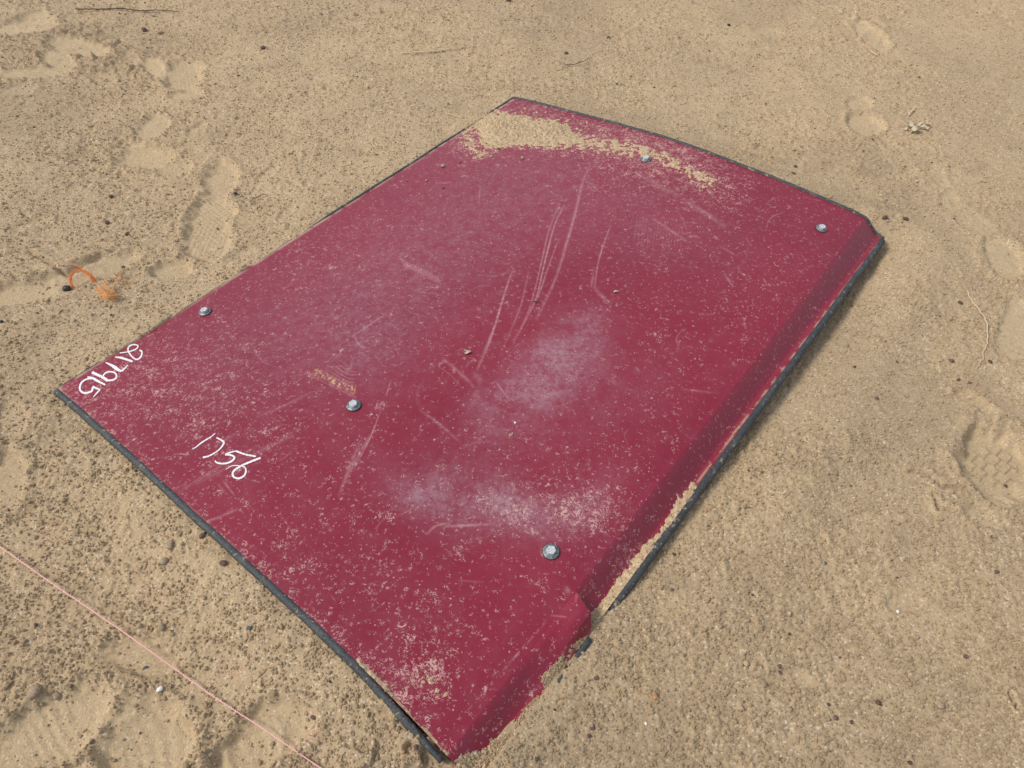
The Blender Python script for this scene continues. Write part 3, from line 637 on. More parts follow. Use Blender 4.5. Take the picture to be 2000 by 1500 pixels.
def ground_fields(x, y):
    base = np.zeros(x.shape)
    P = np.stack([x, y, np.zeros_like(x)], -1)
    X, Y = proj(P.reshape(-1, 3)); X = X.reshape(x.shape); Y = Y.reshape(x.shape)
    nearf = np.exp(-np.maximum(0, np.hypot(x, y - 1.8) - 4) / 2)
    base += 0.012 * pn(x * 1.1, y * 1.1, 91) + 0.008 * pn(x * 2.6, y * 2.6, 92) + .0045 * pn(x * 6, y * 6, 93)
    n2 = pn(x * 14, y * 14, 94); n3 = pn(x * 40, y * 40, 95)
    # panel surroundings
    inside = poly_sd(x, y, outline)
    A_, B_, C1, C2, D2, D1 = outline
    s, d = edge_info(x, y, A_, B_)                       # left edge, sand flush with the sheet
    tgt = 0.0150 + .003 * n2 + .003 * sm(.34, .0, s) - 0.0115 * sm(.42, .50, s) * sm(.86, .81, s) + .006 * sm(.80, .86, s) * sm(.92, .89, s) - .006 * sm(.91, .94, s)
    w = np.exp(-(d / .07) ** 2); base = base * (1 - w) + tgt * w
    s, d = edge_info(x, y, B_, C1); arch = 0.016 + .060 * s + .144 * s * (1 - s)
    tgt = arch - .012 + .002 * n2 - .035 * np.exp(-((s - .955) / .05) ** 2)
    w = np.exp(-(d / (.13 + .05 * np.clip(s, 0, 1))) ** 2); base = base * (1 - w) + tgt * w
    s, d = edge_info(x, y, D1, A_); sp = 1 - s; arch = 0.014 + .032 * sp + .136 * sp * (1 - sp) - .012 * sm(.86, .97, sp)
    tgt = arch - .0185 + .003 * n2 - .004 * n3 + .002 * sm(.82, .95, sp) + .006 * sm(0.1, .5, n2) * sm(.78, .86, sp) + .020 * sm(.02, .30, n3 + .5 * n2) * sm(.84, .90, sp)
    w = np.exp(-(d / .10) ** 2); base = base * (1 - w) + tgt * w
    s, d = edge_info(x, y, C2, D2)                       # flange side, hollow under its far length
    tgt = -.004 - .015 * np.sin(np.pi * np.clip(s * 1.7, 0, 1)) + 0.018 * sm(.70, .84, s) + .003 * n2
    w = np.exp(-((d) / (.075)) ** 2); base = base * (1 - w) + tgt * w
    base += 0.010 * np.exp(-((d - .17) / .06) ** 2) * (inside < 0) * sm(.7, .5, s)
    wD = np.exp(-(np.hypot((X - 930) / 110, (Y - 1520) / 75)) ** 2) * (inside < 0.02)
    base += .006 * wD
    # prints
    flat = np.zeros(x.shape); dep = np.zeros(x.shape); rim = np.zeros(x.shape); trd = np.zeros(x.shape)
    nlow = pn(x * 6.5, y * 6.5, 96)
    dscale = lambda q_: q_ * (1.0 if q_ < .0155 else (.9 if q_ > .0205 else .62))
    for (cx, cy, rx, ry, a, dp, kd) in PRINTS:
        ca, sa = math.cos(math.radians(a)), math.sin(math.radians(a)); dx, dy = X - cx, Y - cy
        m = (np.abs(dx) < 2.2 * max(rx, ry)) & (np.abs(dy) < 2.2 * max(rx, ry))
        if not m.any(): continue
        lx = (dx * ca + dy * sa) / rx; ly = (-dx * sa + dy * ca) / ry
        r = (np.abs(lx) ** 2.3 + np.abs(ly) ** 2.3) ** (1 / 2.3) + .20 * n2 + .11 * n3 + .16 * nlow
        k = np.where(m, sm(1.12, .84, r), 0) * (.5 if (kd == 0 and dp < .0085) else 1.0); flat = np.maximum(flat, k); dep = np.maximum(dep, dscale(dp) * np.where(m, sm(1.12, .74, r), 0))
        rim = np.maximum(rim, np.where(m, .32 * dp * np.exp(-((r - 1.22) / .16) ** 2), 0))
        if kd in (1, 2, 3, 5):
            wx = (x * ca + y * sa); wy = (-x * sa + y * ca); trd += 1.5 * k * treads(kd, wx, wy)
    # boot sole with blocks
    c0 = at(1948, 900); rot = math.radians(38); wx = (x - c0[0]) * math.cos(rot) + (y - c0[1]) * math.sin(rot); wy = -(x - c0[0]) * math.sin(rot) + (y - c0[1]) * math.cos(rot)
    fx = np.abs((wx / .034) % 1 - .5); fy = np.abs(((wy + .012 * np.floor(wx / .034)) / .026) % 1 - .5)
    blk = np.maximum(sm(.40, .47, fx), sm(.38, .47, fy)); zig = .5 + .5 * np.sin(wx * 950 + 2.4 * np.abs(((wy / .013) % 2) - 1) * 3)
    inb = sm(1.0, .8, np.hypot(wx / .075, wy / .055)) * flat
    trd += inb * (.0065 * blk + .0012 * zig * (1 - blk))
    flat = flat * (1 - .25 * sm(.2, .6, pn(x * 20, y * 20, 97)))
    rough = 1.32 * np.clip(.72 + .75 * pn(x * 2.2, y * 2.2, 98) + .5 * pn(x * 7, y * 7, 99) + .25 * pn(x * 19, y * 19, 100), .22, 1.6) 
    rough += .7 * np.exp(-(((X - 1720) / 80) ** 2 + ((Y - 405) / 45) ** 2))
    rough *= 1 + .9 * sm(420, 120, X) * sm(380, 220, Y) + .5 * np.minimum(1, rim / .004)
    b1 = np.abs(pn(x * 30, y * 30, 101)); b2 = np.abs(pn(x * 68, y * 68, 102)); b3 = np.abs(pn(x * 125, y * 125, 103)); b4 = pn(x * 210, y * 210, 104)
    lod = sm(2.6, .9, y)
    crumb = .0026 * b1 + (.0036 + .0012 * lod) * b2 + (.0019 + .0022 * lod) * b3 + .0012 * lod * b4 + .0006 + .0030 * sm(.25, .7, pn(x * 45, y * 45, 105)) + .0035 * sm(.42, .62, pn(x * 28, y * 28, 106))
    crumb = (crumb - .004) * rough * (1 - .38 * lod)
    fine = .0005 * b4 + .0006 * n3 + .0008 * pn(x * 110, y * 110, 107)
    z = base + crumb * (1 - flat) + (fine + trd - .002) * flat - dep + rim
    # shallow cracks in the crust
    ck = np.abs(pn(x * 8 + .5 * n2, y * 8, 110)); cm = sm(.25, .5, pn(x * 3, y * 3, 111)) * (1 - flat)
    z -= .006 * sm(.03, .0, ck) * cm * sm(-.1, .3, n2 + .1)
    for pts in ([(0, 500), (60, 495), (130, 535), (180, 505), (240, 487)], [(1380 + 300, 35), (1710, 40), (1725, 52)], [(1775, 925), (1800, 925), (1840, 955), (1880, 957)], [(1820, 970), (1830, 995), (1860, 1000)], [(1970, 1355), (1985, 1385)]):
        dd, _ = line_d(X, Y, pts); z -= .010 * np.exp(-((dd + 2 * n3) / 2.4) ** 2) ; z += .005 * np.exp(-(((dd - 9) / 6) ** 2))
    # the ground dips under the sheet so that it never shows through
    z -= .05 * sm(.012, .06, inside)
    z = np.minimum(z, np.where(inside > .004, 0.006 + 0 * z, 9.0))
    damp = sm(.1, .6, pn(x * 1.7, y * 1.7, 120)) * .5 + .5 * sm(0, .4, n2) * sm(.0, .5, pn(x * 4, y * 4, 121)) + .55 * np.exp(-(((X - 110) / 130) ** 2 + ((Y - 85) / 45) ** 2)) + .5 * np.exp(-(((X - 880) / 300) ** 2 + ((Y + 5) / 10) ** 2))
    s, d = edge_info(x, y, B_, C2); damp += .7 * np.exp(-(d / .07) ** 2) * sm(.5, .75, s) * sm(-.4, .3, n2)
    damp += .95 * np.exp(-(((X - 1728) / 62) ** 2 + ((Y - 412) / 34) ** 2)) * np.clip(.75 + n2 + n3, 0, 1.3) + .5 * np.exp(-(((X - 1560) / 150) ** 2 + ((Y - 335) / 26) ** 2)) * np.clip(.6 + n2 + n3, 0, 1.2)
    chalk = np.zeros(x.shape)
    for cx, cy, r, k in ((465, 1312, 22, .8), (618, 1432, 20, .8), (480, 1335, 16, .6), (300, 1165, 26, .35), (100, 1040, 30, .25), (1660, 1370, 0.1, 0)):
        chalk += k * np.exp(-(((X - cx) / r) ** 2 + ((Y - cy) / (r * .8)) ** 2)) * np.clip(.6 + n2 + n3, 0, 1.4)
    fade = nearf
    return z * fade, flat, np.clip(damp * (1 - flat), 0, 1), np.clip(chalk, 0, 1), X, Y
NR, NC = 960, 900
yd = [0.12]
a_, b_ = 0.0, 0.0
tt_ = np.linspace(0, 1, NR); ydense = 0.20 + (4.35 - .20) * (0.50 * tt_ + 0.50 * tt_ ** 2)
ys = np.r_[[-400, -120, -40, -14, -5, -2, -.8, -.3, 0, .1], ydense, [4.5, 4.8, 5.3, 6.2, 8, 12, 20, 45, 120, 400]]
ss = np.r_[[-60, -25, -9, -4, -2, -1.4, -1.15], np.linspace(-1.04, 1.04, NC), [1.15, 1.4, 2, 4, 9, 25, 60]]
GY, GS = np.meshgrid(ys, ss, indexing='ij')
GX = GS * (0.86 + 0.545 * np.clip(GY, 0.0, 8))
GZ, GF, GD, GC, _, _ = ground_fields(GX, GY)
me = np_mesh('ground', np.stack([GX, GY, GZ], -1).reshape(-1, 3), grid_quads(len(ys), len(ss)), True, dict(flat=GF.ravel(), damp=GD.ravel(), chalk=GC.ravel()))
ground = tag(link('ground', me, M_ground), 'trampled tan sand with crumbly clods and boot prints', kind='structure')
def gz(x, y):
    z = ground_fields(np.array([[float(x)]]), np.array([[float(y)]]))[0][0, 0]; return float(z)
def on_ground(px, py):
    P = at(px, py, 0.0)
    for _ in range(3): P = at(px, py, gz(P[0], P[1]))
    return P

# ------------------------------------------------------------------ loose crumbs: real little lumps strewn by geometry nodes
ncr = 230000
r1 = rng.random(ncr); cy_ = 0.22 + (4.1 - .22) * (0.42 * r1 + 0.58 * r1 ** 1.6); cx_ = (rng.random(ncr) * 2 - 1) * (0.84 + .53 * cy_)
cz, cf, _, _, cX, cY = ground_fields(cx_, cy_)
ins = poly_sd(cx_, cy_, outline); clus = pn(cx_ * 9, cy_ * 9, 130) * .5 + pn(cx_ * 30, cy_ * 30, 131) * .5
okc = (ins < -.002) & (rng.random(ncr) < np.clip(.62 + 1.1 * clus, .08, 1)) & (rng.random(ncr) > cf * .93)
cx_, cy_, cz = cx_[okc], cy_[okc], cz[okc]; nk = len(cx_)
size = np.clip(np.exp(rng.normal(math.log(.00165), .40, nk)), .0009, .005) * (1 + .05 * np.clip(cy_, 0, 4))
pm = bpy.data.meshes.new('sand_crumbs'); pm.vertices.add(nk)
pm.vertices.foreach_set('co', np.stack([cx_, cy_, cz + size * .25], -1).astype(np.float32).ravel())
for nm, dat, ty in (('size', np.stack([size * rng.uniform(.8, 1.3, nk), size * rng.uniform(.8, 1.3, nk), size * rng.uniform(.6, 1.0, nk)], -1), 'FLOAT_VECTOR'), ('turn', rng.uniform(0, 6.28, (nk, 3)), 'FLOAT_VECTOR')):
    a = pm.attributes.new(nm, ty, 'POINT'); a.data.foreach_set('vector', dat.astype(np.float32).ravel())
crumbs = link('sand_crumbs', pm, M_sand); tag(crumbs, 'fine loose crumbs of sand strewn over the whole ground', 'sand', kind='stuff')
ng = bpy.data.node_groups.new('strew', 'GeometryNodeTree')
ng.interface.new_socket('Geometry', in_out='INPUT', socket_type='NodeSocketGeometry'); ng.interface.new_socket('Geometry', in_out='OUTPUT', socket_type='NodeSocketGeometry')
gi = ng.nodes.new('NodeGroupInput'); go = ng.nodes.new('NodeGroupOutput'); ico = ng.nodes.new('GeometryNodeMeshIcoSphere'); ico.inputs['Radius'].default_value = 1.0; ico.inputs['Subdivisions'].default_value = 1
def na(n):
    x = ng.nodes.new('GeometryNodeInputNamedAttribute'); x.data_type = 'FLOAT_VECTOR'; x.inputs['Name'].default_value = n; return x.outputs['Attribute']
e2r = ng.nodes.new('FunctionNodeEulerToRotation'); iop = ng.nodes.new('GeometryNodeInstanceOnPoints'); smat = ng.nodes.new('GeometryNodeSetMaterial'); smat.inputs['Material'].default_value = M_sand
ng.links.new(ico.outputs['Mesh'], smat.inputs['Geometry']); ng.links.new(gi.outputs[0], iop.inputs['Points']); ng.links.new(smat.outputs[0], iop.inputs['Instance'])
ng.links.new(na('turn'), e2r.inputs[0]); ng.links.new(e2r.outputs[0], iop.inputs['Rotation']); ng.links.new(na('size'), iop.inputs['Scale']); ng.links.new(iop.outputs[0], go.inputs[0])
crumbs.modifiers.new('strew', 'NODES').node_group = ng

gp = np.concatenate(GRAINS); ng_ = len(gp); gs_ = np.clip(np.exp(rng.normal(math.log(.00125), .35, ng_)), .0007, .004)
pm = bpy.data.meshes.new('sand_grains'); pm.vertices.add(ng_); pm.vertices.foreach_set('co', gp.astype(np.float32).ravel())
for nm, dat in (('size', np.stack([gs_ * rng.uniform(.8, 1.4, ng_), gs_ * rng.uniform(.8, 1.4, ng_), gs_ * rng.uniform(.5, .9, ng_)], -1)), ('turn', rng.uniform(0, 6.28, (ng_, 3)))):
    a = pm.attributes.new(nm, 'FLOAT_VECTOR', 'POINT'); a.data.foreach_set('vector', dat.astype(np.float32).ravel())
grains = link('sand_grains', pm, M_sand); tag(grains, 'single grains and crumbs of sand lying on the red metal sheet', 'sand', kind='stuff')
grains.modifiers.new('strew', 'NODES').node_group = ng

# ------------------------------------------------------------------ pebbles
ICO = None
def lump(seed, n=2):
    import bmesh
    bm = bmesh.new(); bmesh.ops.create_icosphere(bm, subdivisions=n, radius=1.0)
    r = random.Random(seed); dirs = [Vector((r.gauss(0, 1), r.gauss(0, 1), r.gauss(0, 1))).normalized() for _ in range(7)]
    amp = [r.uniform(.55, .85) for _ in range(7)]
    for v in bm.verts:
        for d, a in zip(dirs, amp):
            k = v.co.dot(d)
            if k > a: v.co -= d * (k - a) * .9
    V = [tuple(v.co) for v in bm.verts]; Fc = [tuple(x.index for x in f.verts) for f in bm.faces]; bm.free(); return V, Fc
LUMPS = [lump(i) for i in range(6)]
MATS = dict(black=simple('black_stone', (0.03, 0.032, 0.036), .55), dark=simple('dark_clod', (0.10, 0.065, 0.045), .9, .4, 300, bump=.0008), purple=simple('purplish_clod', (0.14, 0.085, 0.075), .9, .35, 250, bump=.001),
            white=simple('white_pebble', (0.78, 0.74, 0.64), .6, .08), orange=simple('rusty_pebble', (0.42, 0.19, 0.075), .7, .3, 200), grey=simple('grey_stone', (0.10, 0.115, 0.12), .7, .3),
            tan=simple('tan_clod', (0.34, 0.25, 0.165), .95, .3, 260, bump=.001), yellow=simple('yellow_scrap', (0.70, 0.42, 0.06), .5, .15), blackp=simple('black_plastic', (0.012, 0.02, 0.025), .35, .2))
GROUPS = dict(clod='clods lying loose in the sand', pebble='single pebbles in the sand', stone='dark stones in the sand', dirt_crumb='dirt crumbs lying on the red metal sheet')
def stone(name, px, py, wpx, mat, label, cat, flat=.65, panel=False, idx=None, group=None):
    P = on_panel(px, py)[0] if panel else on_ground(px, py)
    r = wpx * 0.5 * ((P - EYE) @ FW) / F
    V, Fc = LUMPS[(idx if idx is not None else int(px + py)) % 6]
    me = bpy.data.meshes.new(name); me.from_pydata([(v[0] * r, v[1] * r * .82, v[2] * r * flat) for v in V], [], Fc); me.update()
    for p in me.polygons: p.use_smooth = (mat != 'blackp')
    o = link(name, me, MATS[mat], None, (P[0], P[1], P[2] + r * flat * (.9 if panel else .45))); o.rotation_euler = (0, 0, (px * .37) % 3.1)
    return tag(o, label, cat, group or GROUPS.get(name))
PEB = [('stone', 132, 566, 20, 'black', 'black oval stone lying at the foot of the orange twine arch', 'stone'),
       ('pebble', 1280, 1362, 14, 'orange', 'rusty orange pebble in the sand right of the buried panel corner', 'pebble'),
       ('pebble', 313, 1347, 15, 'white', 'white round pebble just below the pink string', 'pebble'),
       ('plastic_bit', 1423, 50, 8, 'blackp', 'small black plastic bit on open sand near the top edge', 'scrap'),
       ('stone', 460, 379, 10, 'black', 'small black stone on the rim of the long smooth boot print', 'stone'),
       ('stone', 487, 1227, 12, 'grey', 'small slate grey stone between pink string and black edging', 'stone'),
       ('pebble', 285, 1304, 9, 'grey', 'grey pebble on the flat patch under the pink string', 'pebble'),
       ('stone', 1933, 707, 9, 'dark', 'dark stone beside the lower end of the curved straw', 'stone'),
       ('clod', 1871, 742, 9, 'purple', 'left one of two small purplish clods above the big boot print', 'clod'),
       ('clod', 1893, 748, 8, 'purple', 'right one of two small purplish clods above the big boot print', 'clod'),
       ('clod', 1875, 592, 10, 'dark', 'dark clod left of the upper end of the curved straw', 'clod'),
       ('clod', 1858, 706, 11, 'purple', 'flat purplish clod left of the tip of the curved straw', 'clod'),
       ('clod', 1886, 1283, 11, 'purple', 'small dark purplish clod in the plain sand at lower right', 'clod'),
       ('clod', 1834, 1377, 20, 'tan', 'largest rounded brown clod at lower right', 'clod'),
       ('clod', 1715, 1374, 14, 'dark', 'dark broken clod left of the largest brown clod', 'clod'),
       ('clod', 1631, 1402, 12, 'purple', 'brown clod half sunk below the dark broken clod', 'clod'),
       ('pebble', 1611, 1100, 8, 'grey', 'tiny grey pebble alone in the sand right of the flange', 'pebble'),
       ('clod', 1165, 1325, 11, 'purple', 'brown clod beside the buried black edging', 'clod'),
       ('clod', 1157, 1422, 11, 'purple', 'reddish brown clod right of the buried panel tip', 'clod'),
       ('pebble', 1261, 1414, 8, 'white', 'pale pebble below the rusty orange pebble', 'pebble'),
       ('pebble', 1753, 1195, 8, 'white', 'pale pebble in the middle of the open sand at right', 'pebble'),
       ('clod', 1049, 1483, 9, 'dark', 'dark clod at the bottom edge near the panel tip', 'clod'),
       ('stone', 241, 523, 9, 'blackp', 'black sliver just right of the frayed orange tuft', 'stone'),
       ('stone', 3, 629, 9, 'black', 'black stone at the left border of the photo', 'stone'),
       ('clod', 993, 3, 15, 'dark', 'dark clod at the top border above the panel', 'clod'),
       ('clod', 282, 60, 14, 'purple', 'brown clod below the long dark twig', 'clod'),
       ('clod', 313, 66, 13, 'tan', 'tan clod right of the brown clod below the twig', 'clod'),
       ('clod', 514, 95, 12, 'purple', 'purplish clod in the open sand left of the pale straw', 'clod'),
       ('clod', 209, 436, 12, 'purple', 'purplish clod above the long smooth hollow at left', 'clod'),
       ('clod', 248, 458, 10, 'purple', 'smaller purplish clod at the upper lip of the long hollow', 'clod'),
       ('clod', 218, 385, 11, 'dark', 'dark clod below the widest boot print at left', 'clod'),
       ('clod', 1188, 75, 9, 'dark', 'dark clod in the open sand above the heaped corner', 'clod'),
       ('clod', 1106, 105, 9, 'dark', 'small dark clod above and left of the thin curved leaf', 'clod'),
       ('clod', 1553, 327, 10, 'dark', 'upper of two dark clods beyond the far edging', 'clod'),
       ('clod', 1549, 341, 10, 'dark', 'lower of two dark clods beyond the far edging', 'clod'),
       ('clod', 1728, 427, 13, 'dark', 'dark clod just outside the stepped panel corner', 'clod'),
       ('clod', 1768, 429, 12, 'dark', 'dark clod a hand away from the stepped panel corner', 'clod'),
       ('clod', 397, 1047, 17, 'purple', 'dark purplish clod tucked against the near black edging', 'clod'),
       ('clod', 436, 1101, 16, 'purple', 'purplish clod under the near black edging, lower than the first', 'clod'),
       ('clod', 333, 1066, 22, 'tan', 'rounded sand clod between string and near edging', 'clod'),
       ('clod', 322, 1097, 20, 'tan', 'flattened sand clod below the rounded one', 'clod'),
       ('clod', 316, 1226, 17, 'tan', 'sand clod just above the pink string', 'clod'),
       ('clod', 179, 1450, 10, 'purple', 'dark speck sized clod in the big smooth hollow bottom left', 'clod'),
       ('clod', 612, 1402, 13, 'purple', 'dark clod on the right rim of the hollow under the string', 'clod'),
       ('clod', 1946, 1118, 12, 'purple', 'brown clod below the big boot print', 'clod'),
       ('clod', 112, 330 + 1030, 20, 'tan', 'crumbled sand clod on the rim of the big hollow bottom left', 'clod'),
       ('clod', 70, 1352, 30, 'tan', 'large crumbled lump on the rim of the big hollow bottom left', 'clod'),
       ('yellow_scrap', 1293, 1066, 8, 'yellow', 'yellow scrap against the outer side of the flange edging', 'scrap')]
for p in PEB: stone(*p)
for (px, py, w, mt, lb, ct) in [(865, 325, 13, 'tan', 'largest crumb of dirt on the panel by its left edge', 'dirt crumb'), (833, 353, 7, 'tan', 'pale dirt crumb left of the small black ones on the panel', 'dirt crumb'), (866, 368, 6, 'black', 'black dirt speck on the panel below the largest crumb', 'dirt crumb'),
                                 (1020, 309, 10, 'tan', 'triangular dirt crumb on the panel below the sand heap', 'dirt crumb'), (960, 306, 8, 'tan', 'dirt crumb on the panel left of the triangular one', 'dirt crumb'), (899, 317, 6, 'purple', 'small brown speck near the panel left edge below the heap', 'dirt crumb'),
                                 (796, 354, 4, 'black', 'tiny black speck close to the long left edge', 'dirt crumb'), (1025, 436, 4, 'black', 'tiny black speck left of the long curved scratch', 'dirt crumb'), (1225, 416, 4, 'black', 'tiny black speck right of the long curved scratch', 'dirt crumb'),
                                 (1006, 826, 6, 'white', 'white chip on the panel below the pale dust patch', 'chip'), (998, 850, 9, 'tan', 'dirt crumb below the white chip on the panel', 'dirt crumb'), (974, 291, 7, 'dark', 'dark crumb at the lower lip of the sand heap', 'dirt crumb')]:
    stone('chip' if ct == 'chip' else 'dirt_crumb', px, py, w, mt, lb, ct, flat=.32, panel=True)

# uncounted dark grit
gN = 5200
r1 = rng.random(gN); gy_ = .25 + 3.75 * (.4 * r1 + .6 * r1 ** 1.5); gx_ = (rng.random(gN) * 2 - 1) * (.84 + .53 * gy_)
gzv, gfv, _, _, _, _ = ground_fields(gx_, gy_); ins = poly_sd(gx_, gy_, outline); cl = pn(gx_ * 2.5, gy_ * 2.5, 140) + .5 * pn(gx_ * 8, gy_ * 8, 141)
okg = (ins < -.01) & (rng.random(gN) < .55 * np.clip(.5 + cl, .1, 1)) & (rng.random(gN) > .75 * gfv)
def grit(name, sel, smin, smax, mat, label, sink):
    GXs, GYs, GZs = gx_[sel], gy_[sel], gzv[sel]
    base_V = np.array([(1, 0, 0), (0, 1, 0), (-1, 0, 0), (0, -1, 0), (.6, .6, .6), (-.6, .6, .7), (-.6, -.6, .5), (.6, -.6, .7), (0, 0, .95), (0, 0, -.8)], float)
    tri = np.array([(0, 1, 4), (1, 2, 5), (2, 3, 6), (3, 0, 7), (4, 1, 5), (5, 2, 6), (6, 3, 7), (7, 0, 4), (4, 5, 8), (5, 6, 8), (6, 7, 8), (7, 4, 8), (1, 0, 9), (2, 1, 9), (3, 2, 9), (0, 3, 9)])
    Vs, Fs = [], []
    for i in range(len(GXs)):
        s = smin + (smax - smin) * rng.random() ** 3; a = rng.random() * 6.28; c, d = math.cos(a), math.sin(a)
        B = base_V * rng.uniform(.7, 1.25, (10, 3)) * [s, s * rng.uniform(.6, 1), s * rng.uniform(.5, .9)]
        Vs.append(np.stack([B[:, 0] * c - B[:, 1] * d + GXs[i], B[:, 0] * d + B[:, 1] * c + GYs[i], B[:, 2] + GZs[i] + s * sink], -1)); Fs.append(tri + 10 * i)
    o = link(name, np_mesh(name, np.concatenate(Vs), np.concatenate(Fs), True, nside=3), mat); return tag(o, label, name.replace('_', ' '), kind='stuff')
idx = np.nonzero(okg)[0]
grit('dark_grit', idx[::3], .0016, .0050, MATS['dark'], 'dark brown grit scattered thinly in the sand', .3)
grit('clods', idx[1::3], 0.0022, .0075, M_sand, 'small sand coloured clods scattered over the ground', .2)
grit('brown_grit', idx[2::3][::2], .0018, .0055, MATS['purple'], 'purplish brown grit scattered in the sand', .3)

# ------------------------------------------------------------------ string, twigs, straw, twine
def pink():
    m = NT('pink_nylon'); n = m.noise(500, 2)
    m.col(m.mix(n, (0.80, 0.36, 0.33), (0.92, 0.56, 0.52))); m.set(Roughness=.5); return m.m
M_pink = pink()
pts = []
spx = [(-260, 905), (-120, 990), (0, 1068), (90, 1131), (175, 1189), (245, 1237), (330, 1298), (420, 1362), (500, 1414), (581, 1469), (626, 1500), (760, 1590)]
for i, p in enumerate(smooth_path(spx, 130)):
    P = at(p[0], p[1], 0.012); pts.append(P)
n_ = len(pts); V, Fc = [], []
for ply in (0, 1):
    tp = []
    for i, P in enumerate(smooth_path(pts, 900)):
        a = i * .75 + ply * math.pi; T = np.array([.8, -.6, 0]); S_ = np.array([.6, .8, 0])
        tp.append(P + S_ * math.cos(a) * .0006 + np.array([0, 0, math.sin(a) * .0006]))
    v_, f_ = tube(tp, .00075, 5); k = len(V); V += v_; Fc += [tuple(i + k for i in f) for f in f_]
mb = MB(); mb.add((V, Fc)); o = mb.build('string', M_pink, loc=tuple(at(300, 1275, 0)))
tag(o, 'taut thin pink mason string crossing the sand at lower left', 'string')

M_twig = simple('grey_brown_twig', (0.11, 0.075, 0.05), .85, .3, 200, bump=.0006); M_straw = simple('dry_straw', (0.60, 0.475, 0.31), .7, .12, 150); M_leaf = simple('dry_leaf', (0.52, 0.44, 0.30), .75, .2, 90, bump=.001)
def stick(name, px, r, mat, label, cat, z=.007, n=40, taper=.5, branch=None):
    path = smooth_path([(on_ground(x, y) + np.array([0, 0, z])) for x, y in px], n)
    for i, p in enumerate(path): p[0:2] += 0.0012 * np.array([math.sin(i * 1.7), math.cos(i * 2.3)]) * (r / .0015)
    mb = MB(); mb.add(tube(path, lambda t: r * (1 - taper * abs(2 * t - .7) / 1.3) * (1 + .12 * math.sin(t * 37)), 7))
    for b in (branch or []):
        mb.add(tube(smooth_path([(on_ground(x, y) + np.array([0, 0, z])) for x, y in b], 14), lambda t: r * .6 * (1 - .6 * t), 6))
    o = mb.build(name, mat, loc=tuple(path[n // 2])); return tag(o, label, cat)
stick('twig', [(148, 21), (200, 21), (240, 20), (275, 24), (310, 23), (352, 26)], .0028, M_twig, 'long dark twig lying level near the top left', 'twig', branch=[[(275, 24), (295, 27), (315, 28)]])
stick('straw', [(783, 107), (840, 104), (890, 98), (930, 92)], .0028, M_straw, 'long pale straw on the sand above the panel', 'straw')
stick('straw', [(1886, 571), (1895, 590), (1912, 612), (1924, 632), (1926, 660), (1924, 678), (1917, 692), (1917, 703), (1904, 722)], .0016, M_straw, 'crooked pale stalk at the right beyond the flange', 'straw')
stick('straw', [(1773, 228), (1780, 220), (1787, 213)], .0028, M_straw, 'short pale straw above the crumpled dry leaf', 'straw', n=14)
stick('straw', [(1699, 101), (1704, 106), (1711, 111)], .0024, M_straw, 'short straw at the heel of the upper right boot print', 'straw', n=14)
stick('straw', [(870, 224), (885, 228), (900, 232)], .0014, M_straw, 'thin straw on the sand left of the heaped corner', 'straw', n=14)
stick('straw', [(1838, 98), (1842, 104), (1845, 108)], .0012, M_straw, 'tiny straw fibre in the sand at upper right', 'straw', n=10)
stick('dry_leaf', [(1100, 128), (1112, 130), (1125, 128), (1150, 118), (1153, 110)], .0016, M_twig, 'thin dark curved leaf lying in the sand above the panel', 'leaf', n=20)
stick('root', [(490, 390), (500, 390), (512, 384), (520, 383)], .0013, M_twig, 'short dark rootlet beside the long smooth boot print', 'root', n=14)
def leaf_bits(name, cx, cy, parts, mat, label, cat, seed, panel=False, curl=.006):
    r = random.Random(seed); mb = MB(); base = (on_panel(cx, cy)[0] if panel else on_ground(cx, cy))
    for (dx, dy, L, W, ang) in parts:
        P = (on_panel(cx + dx, cy + dy)[0] if panel else on_ground(cx + dx, cy + dy)); n = 7; V, Fc = [], []
        ca, sa = math.cos(ang), math.sin(ang)
        ph = r.uniform(0, 6)
        for i in range(n):
            t = i / (n - 1); w = W * (math.sin(math.pi * (0.12 + .76 * t)) ** .7) * r.uniform(.7, 1.15)
            for j in range(5):
                s = j / 4 - .5; lx = (t - .5) * L; ly = s * w * 2 + .15 * W * r.uniform(-1, 1)
                V.append((P[0] + lx * ca - ly * sa, P[1] + lx * sa + ly * ca, P[2] + .0025 + curl * (s * s * 3 + .4 * math.sin(t * 7 + ph) + .3 * r.random())))
        for i in range(n - 1):
            for j in range(4): a = i * 5 + j; Fc.append((a, a + 1, a + 6, a + 5))
        mb.add((V, Fc))
    o = mb.build(name, mat, loc=tuple(base)); md = o.modifiers.new('thick', 'SOLIDIFY'); md.thickness = .0006; return tag(o, label, cat)
leaf_bits('dry_leaf', 1790, 253, [(-14, -4, .035, .010, .2), (-3, 3, .045, .011, .5), (14, 0, .030, .012, -.4), (4, -8, .030, .008, 1.0), (20, -8, .024, .006, 2.0), (-22, 3, .016, .005, 0), (-16, -9, .02, .006, 1.8)], M_leaf, 'crumpled pale dry leaf in pieces near the upper right', 'leaf', 3, curl=.010)
leaf_bits('dry_leaf', 1203, 163, [(0, 0, .026, .006, 1.1), (8, 2, .014, .004, .2)], M_leaf, 'small white leaf scrap sticking up above the panel', 'leaf', 4)
leaf_bits('leaf_flake', 914, 690, [(0, 0, .016, .005, .6), (-5, -3, .008, .002, 2.6)], M_leaf, 'tan leaf flake lying on the middle of the red panel', 'leaf', 5, panel=True, curl=.003)
leaf_bits('leaf_flake', 1203, 571, [(0, 0, .013, .003, .2)], M_leaf, 'pale flake on the panel right of the scratches', 'leaf', 6, panel=True, curl=.002)
leaf_bits('leaf_flake', 1046, 591, [(0, 0, .014, .002, .3)], M_twig, 'dark brown shred lying on the parallel scratches', 'leaf', 8, panel=True, curl=.003)
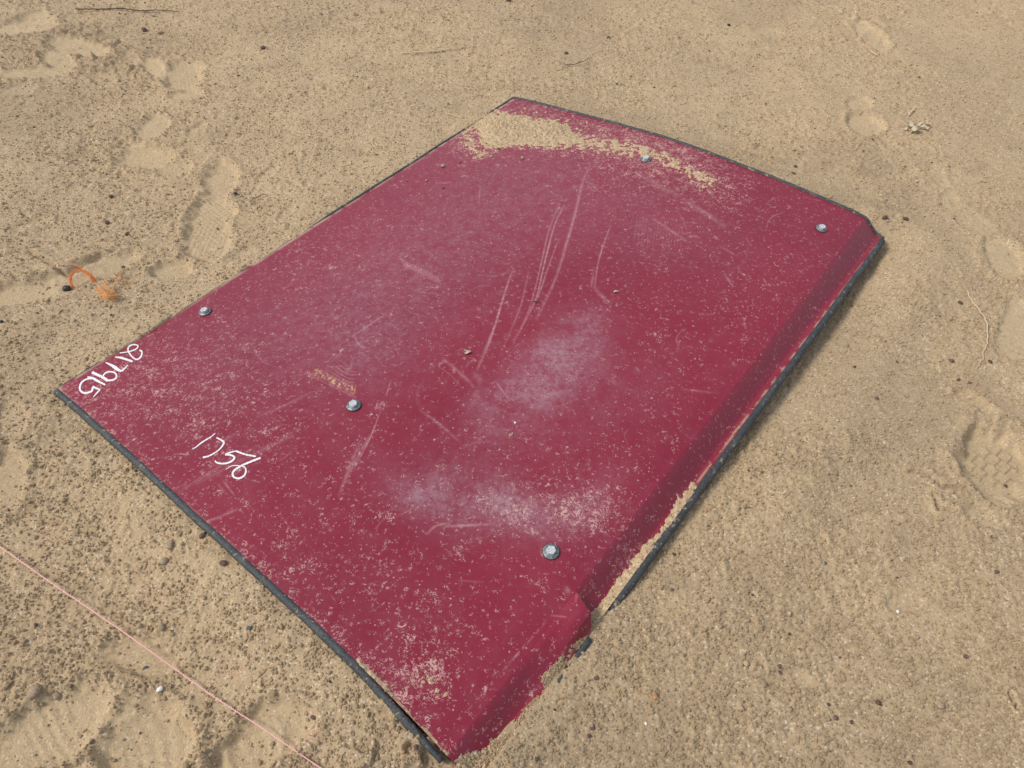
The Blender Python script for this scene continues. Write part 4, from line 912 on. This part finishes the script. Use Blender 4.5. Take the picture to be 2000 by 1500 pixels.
leaf_bits('dry_leaf', 268, 36, [(32, -4, .022, .006, .1)], M_leaf, 'pale leaf crumb under the long dark twig', 'leaf', 9)
M_orange = simple('orange_polypropylene', (0.78, 0.27, 0.085), .45, .25, 400); M_orange2 = simple('bleached_orange_fibre', (0.80, 0.40, 0.14), .5, .25, 400)
def fibres(name, bundles, label, seed, mat):
    r = random.Random(seed); mb = MB(); base = None
    for (ctrl, n, spread, rad) in bundles:
        C = [at(x, y, z) for x, y, z in ctrl]
        g0 = on_ground(ctrl[0][0], ctrl[0][1])[2]
        if base is None: base = (C[0][0], C[0][1], g0)
        for k in range(n):
            off = np.array([r.gauss(0, 1), r.gauss(0, 1), abs(r.gauss(0, .6))]) * spread; end = np.array([r.gauss(0, 1), r.gauss(0, 1), r.gauss(0, .4)]) * spread * 1.2
            m_ = len(C) - 1
            pp = [c + off * (.6 + .4 * math.sin(i * 1.3 + k)) + end * (i / m_) ** 2 + np.array([0, 0, max(0, g0)]) for i, c in enumerate(C)]
            if r.random() < .35 and len(pp) > 3: pp = pp[r.randint(0, 1):]
            mb.add(tube(smooth_path(pp, 12), rad * r.uniform(.6, 1.2), 4))
    return tag(mb.build(name, mat, loc=base), label, 'twine')
fibres('frayed_twine', [([(143, 562, 0), (137, 548, .012), (140, 535, .022), (150, 529, .026), (163, 530, .024), (175, 537, .018), (184, 548, .008), (187, 558, .0)], 60, .0026, .00034),
                        ([(136, 520, .02), (152, 524, .026), (168, 534, .02)], 6, .004, .0004)], 'frayed orange twine standing in a small arch beside the black stone', 2, M_orange)
fibres('frayed_twine', [([(194, 568, .004), (203, 578, .010), (214, 585, .010), (228, 586, .002)], 55, .0065, .00042), ([(206, 556, .016), (211, 568, .014), (219, 580, .006)], 22, .0045, .00042),
                        ([(226, 576, .0), (225, 560, .012), (230, 545, .018), (238, 532, .012)], 7, .0018, .0004), ([(232, 550, .01), (245, 556, .004), (262, 556, .002)], 4, .003, .0004)], 'flattened frayed orange twine tuft right of the small arch', 5, M_orange2)
